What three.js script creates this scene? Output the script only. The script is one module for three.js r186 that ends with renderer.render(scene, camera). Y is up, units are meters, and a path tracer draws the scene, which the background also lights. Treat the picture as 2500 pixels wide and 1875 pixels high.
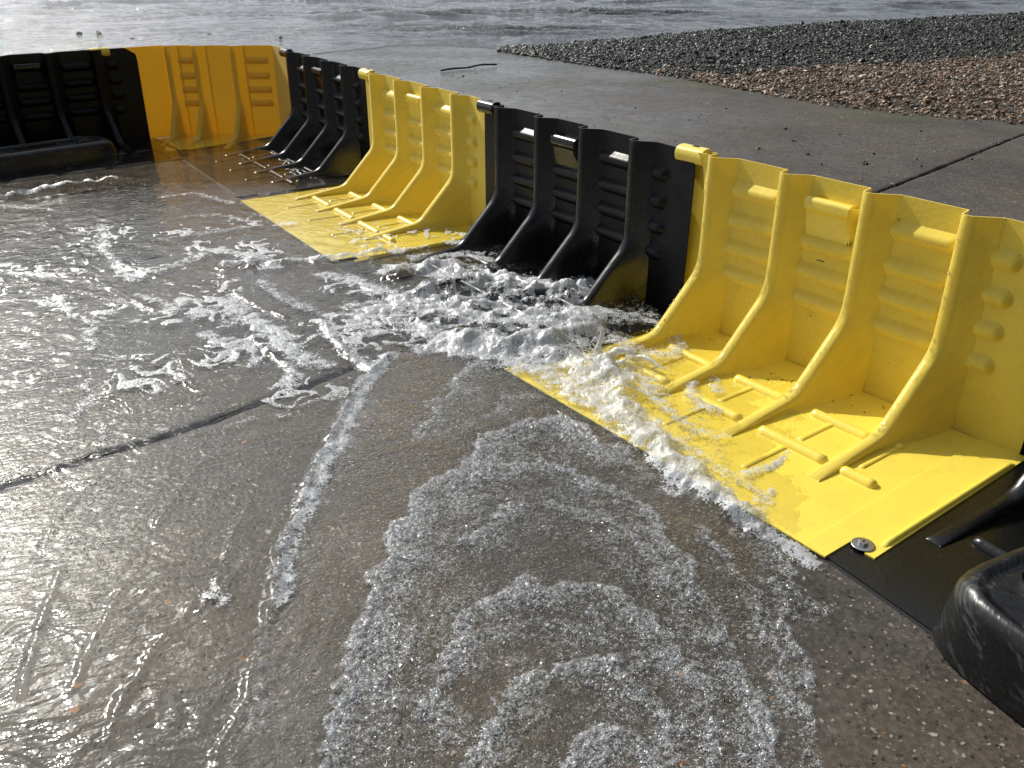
import * as THREE from 'three';
import { mergeGeometries } from 'three/addons/utils/BufferGeometryUtils.js';
import { createNoise2D, createNoise3D } from 'simplex-noise';

// ---------------------------------------------------------------- camera, sky, sun, exposure
const scene = new THREE.Scene();
const camera = new THREE.PerspectiveCamera(47.35, 4 / 3, 0.05, 6000);
camera.position.set(0, 1.06, 0);
camera.rotation.set(-0.4647, 0, 0);
const renderer = new THREE.WebGLRenderer({ antialias: true });
renderer.toneMapping = THREE.LinearToneMapping;
renderer.toneMappingExposure = 1.0;
renderer.shadowMap.enabled = true;

const SUN_EL = 36.5 * Math.PI / 180, SUN_AZ = -37.5 * Math.PI / 180;      // azimuth from -z, positive to +x
const sunDir = new THREE.Vector3(Math.sin(SUN_AZ) * Math.cos(SUN_EL), Math.sin(SUN_EL), -Math.cos(SUN_AZ) * Math.cos(SUN_EL));
const sun = new THREE.DirectionalLight(new THREE.Color(1, 0.955, 0.88), 4.3);
sun.position.copy(sunDir).multiplyScalar(30);
sun.target.position.set(0, 0, -3);
sun.castShadow = true;
Object.assign(sun.shadow.camera, { left: -14, right: 14, top: 14, bottom: -14, near: 1, far: 80 });
sun.shadow.mapSize.set(4096, 4096);
scene.add(sun, sun.target);

function rng(seed) { let s = seed >>> 0; return () => { s = (s + 0x6d2b79f5) >>> 0; let t = s; t = Math.imul(t ^ (t >>> 15), t | 1); t ^= t + Math.imul(t ^ (t >>> 7), t | 61); return ((t ^ (t >>> 14)) >>> 0) / 4294967296; }; }
const n2 = createNoise2D(rng(11)), n2b = createNoise2D(rng(12)), n3 = createNoise3D(rng(13));
const clamp = (x, a = 0, b = 1) => Math.min(b, Math.max(a, x));
const smooth = (a, b, x) => { const t = clamp((x - a) / (b - a)); return t * t * (3 - 2 * t); };
const lerp = (a, b, t) => a + (b - a) * t;
function fbm(x, y, o = 4, n = n2) { let s = 0, a = 0.5, f = 1; for (let i = 0; i < o; i++) { s += a * n(x * f + i * 17.1, y * f - i * 9.3); a *= 0.5; f *= 2.03; } return s; }

{ // hazy bright sky with a wide glow round the veiled sun and soft broken cloud
  const W = 1024, H = 512, d = new Float32Array(W * H * 4), v = new THREE.Vector3();
  for (let j = 0; j < H; j++) for (let i = 0; i < W; i++) {
    const th = ((j + 0.5) / H - 0.5) * Math.PI, ph = ((i + 0.5) / W - 0.5) * 2 * Math.PI;
    v.set(Math.cos(ph) * Math.cos(th), Math.sin(th), Math.sin(ph) * Math.cos(th));
    const el = Math.asin(v.y), a = Math.acos(clamp(v.dot(sunDir), -1, 1)) * 180 / Math.PI;
    const low = Math.exp(-Math.max(el, 0) / 0.38);
    const cl = smooth(-0.15, 0.45, fbm(v.x / (v.y + 0.25) * 0.8, v.z / (v.y + 0.25) * 0.8, 5));
    const glow = 13.0 * Math.exp(-a * a / 34) + 0.80 * Math.exp(-a / 11) + 0.42 * Math.exp(-a / 36);
    const side = lerp(1, 0.13, smooth(30, 120, a)); let r = lerp(0.22, 0.86, low) * side, g = lerp(0.29, 0.93, low) * side, b = lerp(0.41, 1.03, low) * side;
    r = lerp(r, 0.80 * side, cl * 0.5); g = lerp(g, 0.83 * side, cl * 0.5); b = lerp(b, 0.88 * side, cl * 0.5);
    r += glow; g += glow * 0.96; b += glow * 0.88;
    if (el < 0) { r = 0.16; g = 0.17; b = 0.17; }
    const k = (j * W + i) * 4; d[k] = r; d[k + 1] = g; d[k + 2] = b; d[k + 3] = 1;
  }
  const sky = new THREE.DataTexture(d, W, H, THREE.RGBAFormat, THREE.FloatType);
  sky.mapping = THREE.EquirectangularReflectionMapping; sky.magFilter = sky.minFilter = THREE.LinearFilter; sky.needsUpdate = true;
  scene.background = sky; scene.environment = sky;
}

// ---------------------------------------------------------------- helpers
const taken = {};
function numbered(name) { const n = taken[name] = (taken[name] ?? -1) + 1; return n ? `${name}_${String(n).padStart(3, '0')}` : name; }
function tag(o, label, category, group, kind) { if (label) o.userData.label = label; if (category) o.userData.category = category; if (group) o.userData.group = group; if (kind) o.userData.kind = kind; return o; }
function part(name, geo, mat, parent) { const m = new THREE.Mesh(geo, mat); m.name = name; m.castShadow = m.receiveShadow = true; parent.add(m); return m; }
function base(name) { const g = new THREE.Group(); g.name = numbered(name); scene.add(g); return g; }
function struct(name, geo, mat, kind = 'structure') { const m = part(name, geo, mat, scene); m.userData.kind = kind; return m; }

function gridGeo(nu, nv, f, uvf) {                                       // f(u, v) -> [x, y, z]
  const p = new Float32Array((nu + 1) * (nv + 1) * 3), uv = new Float32Array((nu + 1) * (nv + 1) * 2), idx = [];
  let k = 0, q = 0;
  for (let j = 0; j <= nv; j++) for (let i = 0; i <= nu; i++) { const a = f(i / nu, j / nv, i, j); p[k++] = a[0]; p[k++] = a[1]; p[k++] = a[2]; const t = uvf ? uvf(a) : [a[0], a[2]]; uv[q++] = t[0]; uv[q++] = t[1]; }
  for (let j = 0; j < nv; j++) for (let i = 0; i < nu; i++) { const a = j * (nu + 1) + i, b = a + 1, c = a + nu + 1, d = c + 1; idx.push(a, c, b, b, c, d); }
  const g = new THREE.BufferGeometry();
  g.setAttribute('position', new THREE.BufferAttribute(p, 3)); g.setAttribute('uv', new THREE.BufferAttribute(uv, 2)); g.setIndex(idx); g.computeVertexNormals();
  return g;
}
function shell(nu, nv, f, t, uvf) {                                      // a moulded sheet of thickness t: outer face f, inner face offset along -normal, closed rim
  const o = gridGeo(nu, nv, f, uvf ?? ((a) => [a[0] + 0.45 * a[2], a[1] + 0.8 * a[2]])), P = o.attributes.position, N = o.attributes.normal, n = P.count;
  const pos = [], nor = [], uv = [], idx = [];
  for (let i = 0; i < n; i++) { pos.push(P.getX(i), P.getY(i), P.getZ(i)); nor.push(N.getX(i), N.getY(i), N.getZ(i)); uv.push(o.attributes.uv.getX(i), o.attributes.uv.getY(i)); }
  for (let i = 0; i < n; i++) { pos.push(P.getX(i) - N.getX(i) * t, P.getY(i) - N.getY(i) * t, P.getZ(i) - N.getZ(i) * t); nor.push(-N.getX(i), -N.getY(i), -N.getZ(i)); uv.push(o.attributes.uv.getX(i), o.attributes.uv.getY(i)); }
  const I = o.index.array;
  for (let i = 0; i < I.length; i += 3) { idx.push(I[i], I[i + 1], I[i + 2]); idx.push(I[i] + n, I[i + 2] + n, I[i + 1] + n); }
  const ring = [], w = nu + 1;
  for (let i = 0; i < nu; i++) ring.push(i); for (let j = 0; j < nv; j++) ring.push(j * w + nu); for (let i = nu; i > 0; i--) ring.push(nv * w + i); for (let j = nv; j > 0; j--) ring.push(j * w);
  for (let i = 0; i < ring.length; i++) {
    const a = ring[i], b = ring[(i + 1) % ring.length], k = pos.length / 3, va = new THREE.Vector3(...pos.slice(a * 3, a * 3 + 3)), vb = new THREE.Vector3(...pos.slice(b * 3, b * 3 + 3)), vc = new THREE.Vector3(...pos.slice((a + n) * 3, (a + n) * 3 + 3));
    const m = vb.clone().sub(va).cross(vc.sub(va)).normalize();
    if (!isFinite(m.x) || m.lengthSq() < 0.5) continue;
    for (const s of [a, b, a + n, b + n]) { pos.push(pos[s * 3], pos[s * 3 + 1], pos[s * 3 + 2]); nor.push(m.x, m.y, m.z); uv.push(uv[s * 2], uv[s * 2 + 1]); }
    idx.push(k, k + 1, k + 2, k + 1, k + 3, k + 2);
  }
  const g = new THREE.BufferGeometry();
  g.setAttribute('position', new THREE.Float32BufferAttribute(pos, 3)); g.setAttribute('normal', new THREE.Float32BufferAttribute(nor, 3)); g.setAttribute('uv', new THREE.Float32BufferAttribute(uv, 2)); g.setIndex(idx);
  return g;
}
function texture(size, f, srgb, rep) {                                   // f(x, y in 0..1) -> [r, g, b] 0..1
  const d = new Uint8Array(size * size * 4);
  for (let j = 0; j < size; j++) for (let i = 0; i < size; i++) { const c = f(i / size, j / size, i, j), k = (j * size + i) * 4; d[k] = clamp(c[0]) * 255; d[k + 1] = clamp(c[1]) * 255; d[k + 2] = clamp(c[2]) * 255; d[k + 3] = 255; }
  const t = new THREE.DataTexture(d, size, size); t.wrapS = t.wrapT = THREE.RepeatWrapping; t.magFilter = t.minFilter = THREE.LinearFilter; if (srgb) t.colorSpace = THREE.SRGBColorSpace;
  if (rep) t.repeat.set(rep, rep); t.needsUpdate = true; return t;
}
// noise that repeats over the unit square
function tiled(x, y, f, seed = 0, n = n3) { const a = x * 2 * Math.PI, b = y * 2 * Math.PI, r = f / 6.2832; return 0.5 * (n(Math.cos(a) * r + seed, Math.sin(a) * r, Math.cos(b) * r) + n(Math.sin(b) * r - seed, Math.cos(a) * r + 5.2, Math.sin(a) * r + seed)); }
function tile2(x, y, f, seed = 0) { // plain noise blended over the seams
  const e = 0.12, g = (u, v) => n2(u * f + seed, v * f - seed), wx = smooth(1 - e, 1, x), wy = smooth(1 - e, 1, y);
  const a = lerp(g(x, y), wx ? g(x - 1, y) : 0, wx), b = wy ? lerp(g(x, y - 1), wx ? g(x - 1, y - 1) : 0, wx) : 0;
  return lerp(a, b, wy);
}

// ---------------------------------------------------------------- materials
const M = {};
{ // wet concrete with exposed aggregate, 3 m square: paste, sand grains, shell flecks and orange flints
  const S = 2048, col = new Float32Array(S * S * 3), hgt = new Float32Array(S * S), r = rng(5);
  for (let j = 0; j < S; j++) for (let i = 0; i < S; i++) {
    const x = i / S, y = j / S, k = j * S + i;
    const a = tile2(x, y, 9, 1), b = tile2(x, y, 40, 2), c = tile2(x, y, 160, 3), e = r() - 0.5, h = r();
    const v = 0.72 * (1 + 0.12 * a + 0.16 * b + 0.26 * c + 0.50 * e);
    const warm = 0.5 + 0.5 * tile2(x, y, 5, 7);
    col[k * 3] = 0.099 * v * lerp(0.94, 1.08, warm); col[k * 3 + 1] = 0.085 * v; col[k * 3 + 2] = 0.068 * v * lerp(1.1, 0.9, warm);
    hgt[k] = 0.5 + 0.13 * c + 0.16 * e + 0.10 * b;
    if (h > 0.992) { col[k * 3] *= 0.4; col[k * 3 + 1] *= 0.4; col[k * 3 + 2] *= 0.45; }
  }
  const blob = (cx, cy, ra, rb, th, cr, cg, cb, lift) => {
    const R = Math.ceil(Math.max(ra, rb)) + 1, ct = Math.cos(th), st = Math.sin(th), w = r() * 9;
    for (let y = -R; y <= R; y++) for (let x = -R; x <= R; x++) {
      const u = (x * ct + y * st) / ra, v = (-x * st + y * ct) / rb, q = Math.hypot(u, v) * (1 + 0.16 * Math.sin(3 * Math.atan2(v, u) + w) * 0.6 + 0.1 * Math.sin(5 * Math.atan2(v, u) + w * 2));
      if (q > 1) continue;
      const k = ((Math.round(cy) + y + S) % S) * S + ((Math.round(cx) + x + S) % S), m = smooth(1, 0.75, q);
      col[k * 3] = lerp(col[k * 3], cr, m); col[k * 3 + 1] = lerp(col[k * 3 + 1], cg, m); col[k * 3 + 2] = lerp(col[k * 3 + 2], cb, m); hgt[k] = lerp(hgt[k], lift, m * 0.8);
    }
  };
  for (let n = 0; n < 42000; n++) { const q = r(), s = 0.9 + 2.2 * r() * r(), l = q < 0.42 ? 0.12 + 0.35 * r() : q < 0.80 ? 0.7 + 0.5 * r() : 1.3 + 1.4 * r(); blob(r() * S, r() * S, s * (1 + r()), s, r() * 3.14, 0.13 * l, 0.112 * l, 0.092 * l, 0.62 * l); }
  for (let n = 0; n < 6500; n++) { const s = 0.6 + 1.6 * r() ** 4, l = 0.45 + 0.6 * r(); blob(r() * S, r() * S, s * (1 + 0.8 * r()), s, r() * 3.14, 0.45 * l, 0.42 * l, 0.36 * l, 0.7); }
  for (let n = 0; n < 300; n++) { const s = 1.6 + 3.6 * r() * r(), l = 0.6 + 0.6 * r(), o = r(); blob(r() * S, r() * S, s * (1.2 + r()), s, r() * 3.14, 0.30 * l, lerp(0.12, 0.19, o) * l, lerp(0.04, 0.10, o) * l, 0.7); }
  for (let n = 0; n < 420; n++) { const s = 2.5 + 6 * r() * r(), l = 0.5 + 0.8 * r(); blob(r() * S, r() * S, s * (1.1 + r() * 0.8), s, r() * 3.14, 0.10 * l, 0.095 * l, 0.085 * l, 0.72); }
  const enc = (v) => (v <= 0.0031308 ? v * 12.92 : 1.055 * v ** (1 / 2.4) - 0.055);
  M.concreteMap = texture(S, (x, y, i, j) => { const k = (j * S + i) * 3; return [enc(col[k]), enc(col[k + 1]), enc(col[k + 2])]; }, true, 1 / 3);
  M.concreteBump = texture(S, (x, y, i, j) => { const h = hgt[j * S + i]; return [h, h, h]; }, false, 1 / 3);
  M.dampRough = texture(1024, (x, y) => { const X = x * 20 - 10, Z = y * 20 - 15, a = 0.42 * fbm(X * 0.55, Z * 0.7, 5) + 0.2 * n2b(X * 6, Z * 6), dry = smooth(-0.6, 2.2, X + 0.25 * (Z + 6) + 1.1 * fbm(X * 0.4 + 5, Z * 0.4, 3)); return [0, clamp(lerp(0.27, 0.66, dry) + 0.30 * a, 0.2, 0.85), 0]; }, false, 1 / 20);
  M.dampRough.offset.set(0.5, 0.75);
  M.slab = new THREE.MeshPhysicalMaterial({ name: 'damp concrete', map: M.concreteMap, bumpMap: M.concreteBump, bumpScale: 0.0022, roughnessMap: M.dampRough, roughness: 1, vertexColors: true, ior: 1.4, specularIntensity: 0.6 });
  M.soil = new THREE.MeshStandardMaterial({ name: 'wet grit', map: M.concreteMap, bumpMap: M.concreteBump, bumpScale: 0.01, roughness: 0.9, color: new THREE.Color(0.6, 0.52, 0.42) });
}
{ // moulded plastic: faint scuffs and dried salt
  const scuff = texture(1024, (x, y) => { const a = 0.5 + 0.5 * tile2(x, y, 8, 41), b = 0.5 + 0.5 * tile2(x, y, 55, 42), c = 0.5 + 0.5 * tile2(x, y, 200, 43); const v = 0.80 + 0.20 * a * b + 0.2 * c * 0.5; return [v, v, v]; });
  const grain = texture(512, (x, y) => { const v = 0.5 + 0.3 * tile2(x, y, 60, 51) + 0.2 * tile2(x, y, 160, 52); return [v, v, v]; });
  M.film = texture(1024, (x, y) => { const a = smooth(0.0, 0.7, tile2(x, y, 6, 44) * 0.6 + tile2(x, y, 22, 45) * 0.4), d = smooth(0.15, 0.7, tile2(x, y * 0.22, 60, 46)) * 0.5, f = tile2(x, y, 170, 47) > 0.93 ? 0.25 : 0; const v = 1 - 0.025 * a - 0.02 * d - f * 0.8; return [v, v, v * (1 + 0.1 * a)]; }, true, 1.6);
  M.yellow = new THREE.MeshPhysicalMaterial({ name: 'translucent yellow plastic', color: new THREE.Color(0.92, 0.725, 0.085), roughness: 0.95, map: M.film, transmission: 0.24, thickness: 0, clearcoat: 0.55, clearcoatRoughness: 0.30, clearcoatRoughnessMap: scuff, bumpMap: grain, bumpScale: 0.0004 });
  M.backlitYellow = new THREE.MeshPhysicalMaterial({ name: 'yellow plastic with backlit orange in its colour', color: new THREE.Color(0.88, 0.625, 0.06), roughness: 0.95, transmission: 0.36, thickness: 0, clearcoat: 0.3, clearcoatRoughness: 0.3, bumpMap: grain, bumpScale: 0.0004 });  // same yellow plastic; the sun-behind orange is put into its colour and transmission
  M.yellowBase = new THREE.MeshPhysicalMaterial({ name: 'wet yellow plastic', map: M.film, color: new THREE.Color(0.90, 0.70, 0.09), roughness: 0.34, roughnessMap: scuff, bumpMap: grain, bumpScale: 0.0003, clearcoat: 0.4, clearcoatRoughness: 0.12 });
  M.black = new THREE.MeshPhysicalMaterial({ name: 'black plastic', specularIntensity: 0.5, color: new THREE.Color(0.0042, 0.0044, 0.005), roughness: 0.46, roughnessMap: scuff, bumpMap: grain, bumpScale: 0.0004 });
  M.blackBase = new THREE.MeshPhysicalMaterial({ name: 'wet black plastic', color: new THREE.Color(0.004, 0.0042, 0.0045), roughness: 0.32, roughnessMap: scuff, bumpMap: grain, bumpScale: 0.0004, clearcoat: 0.15, clearcoatRoughness: 0.12 });
  const dust = texture(1024, (x, y) => { const a = smooth(0.1, 0.75, tile2(x, y, 7, 61) * 0.6 + tile2(x, y, 30, 62) * 0.45), b = smooth(0.35, 0.8, tile2(x, y, 90, 63)) * 0.5, f = tile2(x, y, 240, 64) > 0.86 ? 0.5 : 0; const v = 0.060 + 0.16 * a + 0.09 * b + f * 0.8; return [v, v * 1.01, v * 1.03]; }, true, 2.2);
  M.rubber = new THREE.MeshPhysicalMaterial({ name: 'scuffed black rubber', map: dust, roughness: 0.4, roughnessMap: scuff, bumpMap: grain, bumpScale: 0.001 });
  M.gasket = new THREE.MeshStandardMaterial({ name: 'black foam gasket', color: new THREE.Color(0.012, 0.012, 0.013), roughness: 0.6 });
  M.steel = new THREE.MeshStandardMaterial({ name: 'zinc steel', color: new THREE.Color(0.55, 0.55, 0.56), roughness: 0.34, metalness: 1, roughnessMap: scuff });
}

// ---------------------------------------------------------------- the setting: ground, slabs, shingle, sea
struct('ground', gridGeo(60, 60, (u, v) => { const x = (u - 0.5) * 2, z = (v - 0.5) * 2; return [Math.sign(x) * Math.abs(x) ** 3 * 3000, -0.16 - 0.4 * smooth(20, 80, Math.hypot(x ** 3, z ** 3) * 3000), Math.sign(z) * Math.abs(z) ** 3 * 3000]; }), M.soil);

// joint between the two concrete slabs, in plan
const J = [[-9, 5.6], [-4, 0.95], [-1.9, -0.92], [-1.12, -1.61], [-0.71, -1.95], [-0.38, -2.28], [0.6, -3.13], [1.71, -4.13], [3.21, -5.61], [4.4, -6.75], [12, -14.2]].map((p) => new THREE.Vector3(p[0], 0, p[1]));
const JC = new THREE.CatmullRomCurve3(J, false, 'centripetal'), JN = 1500, JP = JC.getSpacedPoints(JN);
function jointPoint(s) { const x = clamp(s) * JN, i = Math.min(JN - 1, Math.floor(x)); return JP[i].clone().lerp(JP[i + 1], x - i); }
const jn = new THREE.Vector3(0.67, 0, 0.742);                            // across the joint, towards the near slab
function slabTint(x, z) { // algae film on the seaward edge, darker wet patches, brown silt: linear multipliers
  const sea = smooth(-7.2, -10.4, z + 0.25 * x + 0.9 * fbm(x * 0.5, z * 0.5, 3)), patch = smooth(-0.1, 0.5, fbm(x * 0.7 + 4, z * 0.9, 4)), olive = smooth(0.0, 0.4, fbm(x * 0.35 - 3, z * 0.6 + 8, 3)) * smooth(-5, -6.5, z);
  let r = 1, g = 1, b = 1; const d = 1 - 0.22 * patch; r *= d; g *= d; b *= d;
  r *= lerp(1, 0.88, olive); b *= lerp(1, 0.72, olive);
  r *= lerp(1, 0.52, sea); g *= lerp(1, 0.62, sea); b *= lerp(1, 0.5, sea);
  return [r, g, b];
}
function slab(name, side) {
  const rows = [[0, -0.15], [0.001, -0.02], [0.004, -0.006], [0.012, 0]]; let d = 0.03; while (d < 13) { rows.push([d, 0]); d += 0.03 + d * 0.05; }
  const g = gridGeo(JN / 2, rows.length - 1, (u, v, i, j) => {
    const p = jointPoint(u), rough = 0.0035 + 0.005 * n2b(u * 700, side * 9) + 0.004 * n2b(u * 240, side * 5) + 0.010 * Math.max(0, n2b(u * 110, side * 3));
    const k = Math.max(0.002, rough) * Math.exp(-rows[j][0] * 20) + rows[j][0], y = rows[j][1] + (rows[j][1] === 0 ? 0 : 0.003 * n2b(u * 500, j * 3));
    return [p.x + jn.x * side * k, y, p.z + jn.z * side * k];
  });
  if (side < 0) { const I = g.index.array; for (let i = 0; i < I.length; i += 3) { const t = I[i + 1]; I[i + 1] = I[i + 2]; I[i + 2] = t; } g.computeVertexNormals(); }
  const P = g.attributes.position, c = new Float32Array(P.count * 3);
  for (let i = 0; i < P.count; i++) c.set(slabTint(P.getX(i), P.getZ(i)), i * 3);
  g.setAttribute('color', new THREE.BufferAttribute(c, 3));
  return struct(name, g, M.slab);
}
slab('concrete_slab', 1); slab('concrete_slab_001', -1);
{ // grit and dark silt lying in the joint
  const r = rng(77), g0 = new THREE.IcosahedronGeometry(1, 0), m = new THREE.InstancedMesh(g0, M.soil, 2600), o = new THREE.Object3D();
  for (let i = 0; i < 2600; i++) { const p = jointPoint(0.28 + 0.5 * r()), s = 0.002 + 0.006 * r() ** 3; o.position.set(p.x + (r() - 0.5) * 0.02, -0.022 + r() * 0.016, p.z + (r() - 0.5) * 0.02); o.rotation.set(r() * 6, r() * 6, r() * 6); o.scale.set(s, s * 0.7, s * (0.8 + r())); o.updateMatrix(); m.setMatrixAt(i, o.matrix); }
  m.name = 'joint_grit'; scene.add(tag(m, 'dark grit lying in the joint between the two concrete slabs', 'grit', null, 'stuff'));
  const bed = gridGeo(400, 1, (u, v) => { const p = jointPoint(u), k = (v - 0.5) * 0.06; return [p.x + jn.x * k, -0.024 + 0.004 * n2(u * 800, v), p.z + jn.z * k]; });
  struct('joint_bed', bed, new THREE.MeshStandardMaterial({ name: 'black silt', color: new THREE.Color(0.014, 0.012, 0.010), roughness: 0.7 }));
}

// shoreline and the shingle bank
const SHORE = [[-60, -6], [-30, -5.2], [-12, -6.6], [-6.43, -7.6], [-3.71, -8.6], [-2.39, -9.8], [-1.45, -10.9], [-0.85, -10.93], [-0.1, -10.55], [0.4, -10.8], [1.08, -11.3], [2.45, -12.62], [4.82, -14.16], [8.81, -16.33], [20, -22], [60, -38]];
const EDGE = [[-0.12, -10.4], [0.28, -9.76], [0.87, -8.98], [1.44, -8.31], [1.87, -7.46], [2.35, -6.68], [2.71, -6.27], [3.06, -6.13], [3.39, -5.95], [4.5, -5.6], [8, -5.2], [20, -4]];
function along(list, x) { if (x <= list[0][0]) return list[0][1]; for (let i = 1; i < list.length; i++) if (x <= list[i][0]) return lerp(list[i - 1][1], list[i][1], (x - list[i - 1][0]) / (list[i][0] - list[i - 1][0])); return list[list.length - 1][1]; }
function bankHeight(x, z) { const e = along(EDGE, x) - z, s = z - along(SHORE, x); return Math.min(0.06, 0.010 + 0.03 * Math.max(0, e)) * smooth(-0.1, 0.5, e) * smooth(-0.5, 1.2, s) - 0.02 * (1 - smooth(-0.6, 0.2, s)); }
{
  const g = gridGeo(160, 120, (u, v) => { const x = -0.2 + 21 * u ** 1.5, z0 = along(EDGE, x) + 0.05, z1 = along(SHORE, x) - 0.7, z = lerp(z0, z1, v); return [x, bankHeight(x, z) - 0.012 + 0.006 * n2(x * 9, z * 9), z]; });
  struct('shingle_bank', g, new THREE.MeshStandardMaterial({ name: 'dark grit', map: M.concreteMap, roughness: 0.8, color: new THREE.Color(0.55, 0.5, 0.42) }));
  const r = rng(21), shapes = [];
  for (let k = 0; k < 5; k++) {
    const q = new THREE.IcosahedronGeometry(1, 1), P = q.attributes.position, v = new THREE.Vector3();
    for (let i = 0; i < P.count; i++) { v.fromBufferAttribute(P, i).normalize(); const s = 0.78 + 0.34 * n3(v.x * 1.3 + k * 7, v.y * 1.3, v.z * 1.3); P.setXYZ(i, v.x * s * 1.25, v.y * s * 0.62, v.z * s * 0.9); }
    q.computeVertexNormals(); shapes.push(q);
  }
  M.stone = new THREE.MeshPhysicalMaterial({ name: 'wet flint', roughness: 0.42, color: 0xffffff, ior: 1.45 });
  M.stoneShapes = shapes;
  const PER = 18000, o = new THREE.Object3D(), c = new THREE.Color();
  shapes.forEach((q, k) => {
    const m = new THREE.InstancedMesh(q, M.stone, PER);
    let n = 0, guard = 0;
    while (n < PER && guard++ < 400000) {
      const x = -0.15 + 13 * r() ** 1.15, z0 = along(EDGE, x), z1 = along(SHORE, x) - 0.45, t = r(), z = lerp(z0 + 0.04, z1, t);
      const e = z0 - z, s = z - z1;
      const ragged = 0.10 * n2(x * 2.2, z * 2.2) + 0.05 * n2(x * 7, z * 7);
      if (e < ragged + 0.12 * r() ** 3 - 0.03) continue;
      if (s < 0.45 + 0.4 * n2b(x * 0.9, 3) + 0.25 * n2(x * 3.1, 8) && r() > 0.16) continue;
      const dist = Math.hypot(x, z), size = (0.005 + 0.015 * r() ** 1.8 + (r() > 0.985 ? 0.016 : 0)) * (0.8 + dist * 0.035);
      o.position.set(x, bankHeight(x, z) + size * (0.1 + 0.5 * r()), z); o.rotation.set((r() - 0.5) * 1.2, r() * 6.28, (r() - 0.5) * 1.2); o.scale.setScalar(size); o.updateMatrix(); m.setMatrixAt(n, o.matrix);
      const brown = smooth(-0.8, 0.8, z + 8.15 + 0.42 * Math.max(0, x - 2.2) + 0.40 * n2(x * 0.6, z * 0.8) + 0.3 * n2(x * 2, z * 2));
      const l = 0.45 + 0.9 * r(), dry = brown > 0.5 + 0.4 * (r() - 0.5), kind = r();
      if (dry) { if (kind < 0.12) c.setRGB(0.40 * l, 0.34 * l, 0.27 * l); else if (kind < 0.55) c.setRGB(0.26 * l, 0.165 * l, 0.098 * l); else c.setRGB(0.17 * l, 0.115 * l, 0.075 * l); }
      else { if (kind < 0.05) c.setRGB(0.14 * l, 0.14 * l, 0.125 * l); else if (kind < 0.6) c.setRGB(0.030 * l, 0.037 * l, 0.024 * l); else c.setRGB(0.036 * l, 0.037 * l, 0.032 * l); }
      m.setColorAt(n, c); n++;
    }
    m.count = n; m.castShadow = m.receiveShadow = true;
    m.name = numbered('shingle');
    scene.add(tag(m, 'bank of broken flint shingle at the water edge, dark and wet below and brown above', 'shingle', 'shingle on the bank', 'stuff'));
  });
}
{ // the sea, lapping over the foot of the slab, running out to the horizon
  const rows = [0]; let d = 0; while (d < 3000) { d += 0.028 + d * 0.0105; if (d > 60) d *= 1.05; rows.push(d); }
  const xs = []; for (let i = 0; i <= 620; i++) { const t = i / 310 - 1; xs.push(Math.sign(t) * (9 * Math.abs(t) + 26 * Math.max(0, Math.abs(t) - 0.55) ** 2 * 4)); }
  const wave = (x, z, d) => {
    const wx = x + 0.6 * n2(x * 0.2, z * 0.2), wz = z + 0.9 * n2b(x * 0.13, z * 0.3);
    const a = 0.5 + 0.5 * n2(wx * 0.42 + wz * 0.10, wz * 0.95), b = 0.5 + 0.5 * n2b(wx * 0.9 - wz * 0.3, wz * 2.1 + 7), c = n2(wx * 2.6, wz * 5.4), e = n2b(wx * 6 + 3, wz * 12);
    const ridge = (1 - Math.abs(2 * a - 1)) ** 2.2;
    const big = smooth(0.2, 3.0, d - 3.2 * smooth(-1.2, -4, x)), sea = 1 / (1 + Math.max(0, d - 40) / 60);
    return (0.060 * ridge * big * (0.35 + 0.9 * smooth(-0.2, 0.6, n2b(x * 0.16, z * 0.22))) + 0.020 * b * smooth(0.1, 1.5, d - 2.6 * smooth(-1.2, -4, x)) + 0.0050 * c * smooth(0, 0.7, d - 2.2 * smooth(-1.2, -4, x)) + 0.0012 * e * smooth(0, 0.3, d)) * sea;
  };
  const g = gridGeo(xs.length - 1, rows.length - 1, (u, v, i, j) => {
    const q = rows[j], x0 = xs[i], z = along(SHORE, x0) + 0.16 * n2(x0 * 0.9, 2) + 0.05 * n2(x0 * 3, 5) - q, x = x0 * (1 + q / 26);
    return [x, (j === 0 ? -0.004 : 0.005 + 0.018 * smooth(0, 1.5, q)) + wave(x, z, q), z];
  });
  const chop = texture(512, (x, y) => { const v = 0.5 + 0.28 * tile2(x, y, 10, 71) + 0.2 * tile2(x, y, 26, 72) + 0.12 * tile2(x, y, 60, 73); return [v, v, v]; }, false);
  chop.repeat.set(0.9, 1.6);
  struct('sea_water', g, new THREE.MeshPhysicalMaterial({ name: 'sea water', color: new THREE.Color(0.030, 0.034, 0.032), roughness: 0.06, ior: 1.34, bumpMap: chop, bumpScale: 0.013 }));
}

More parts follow.
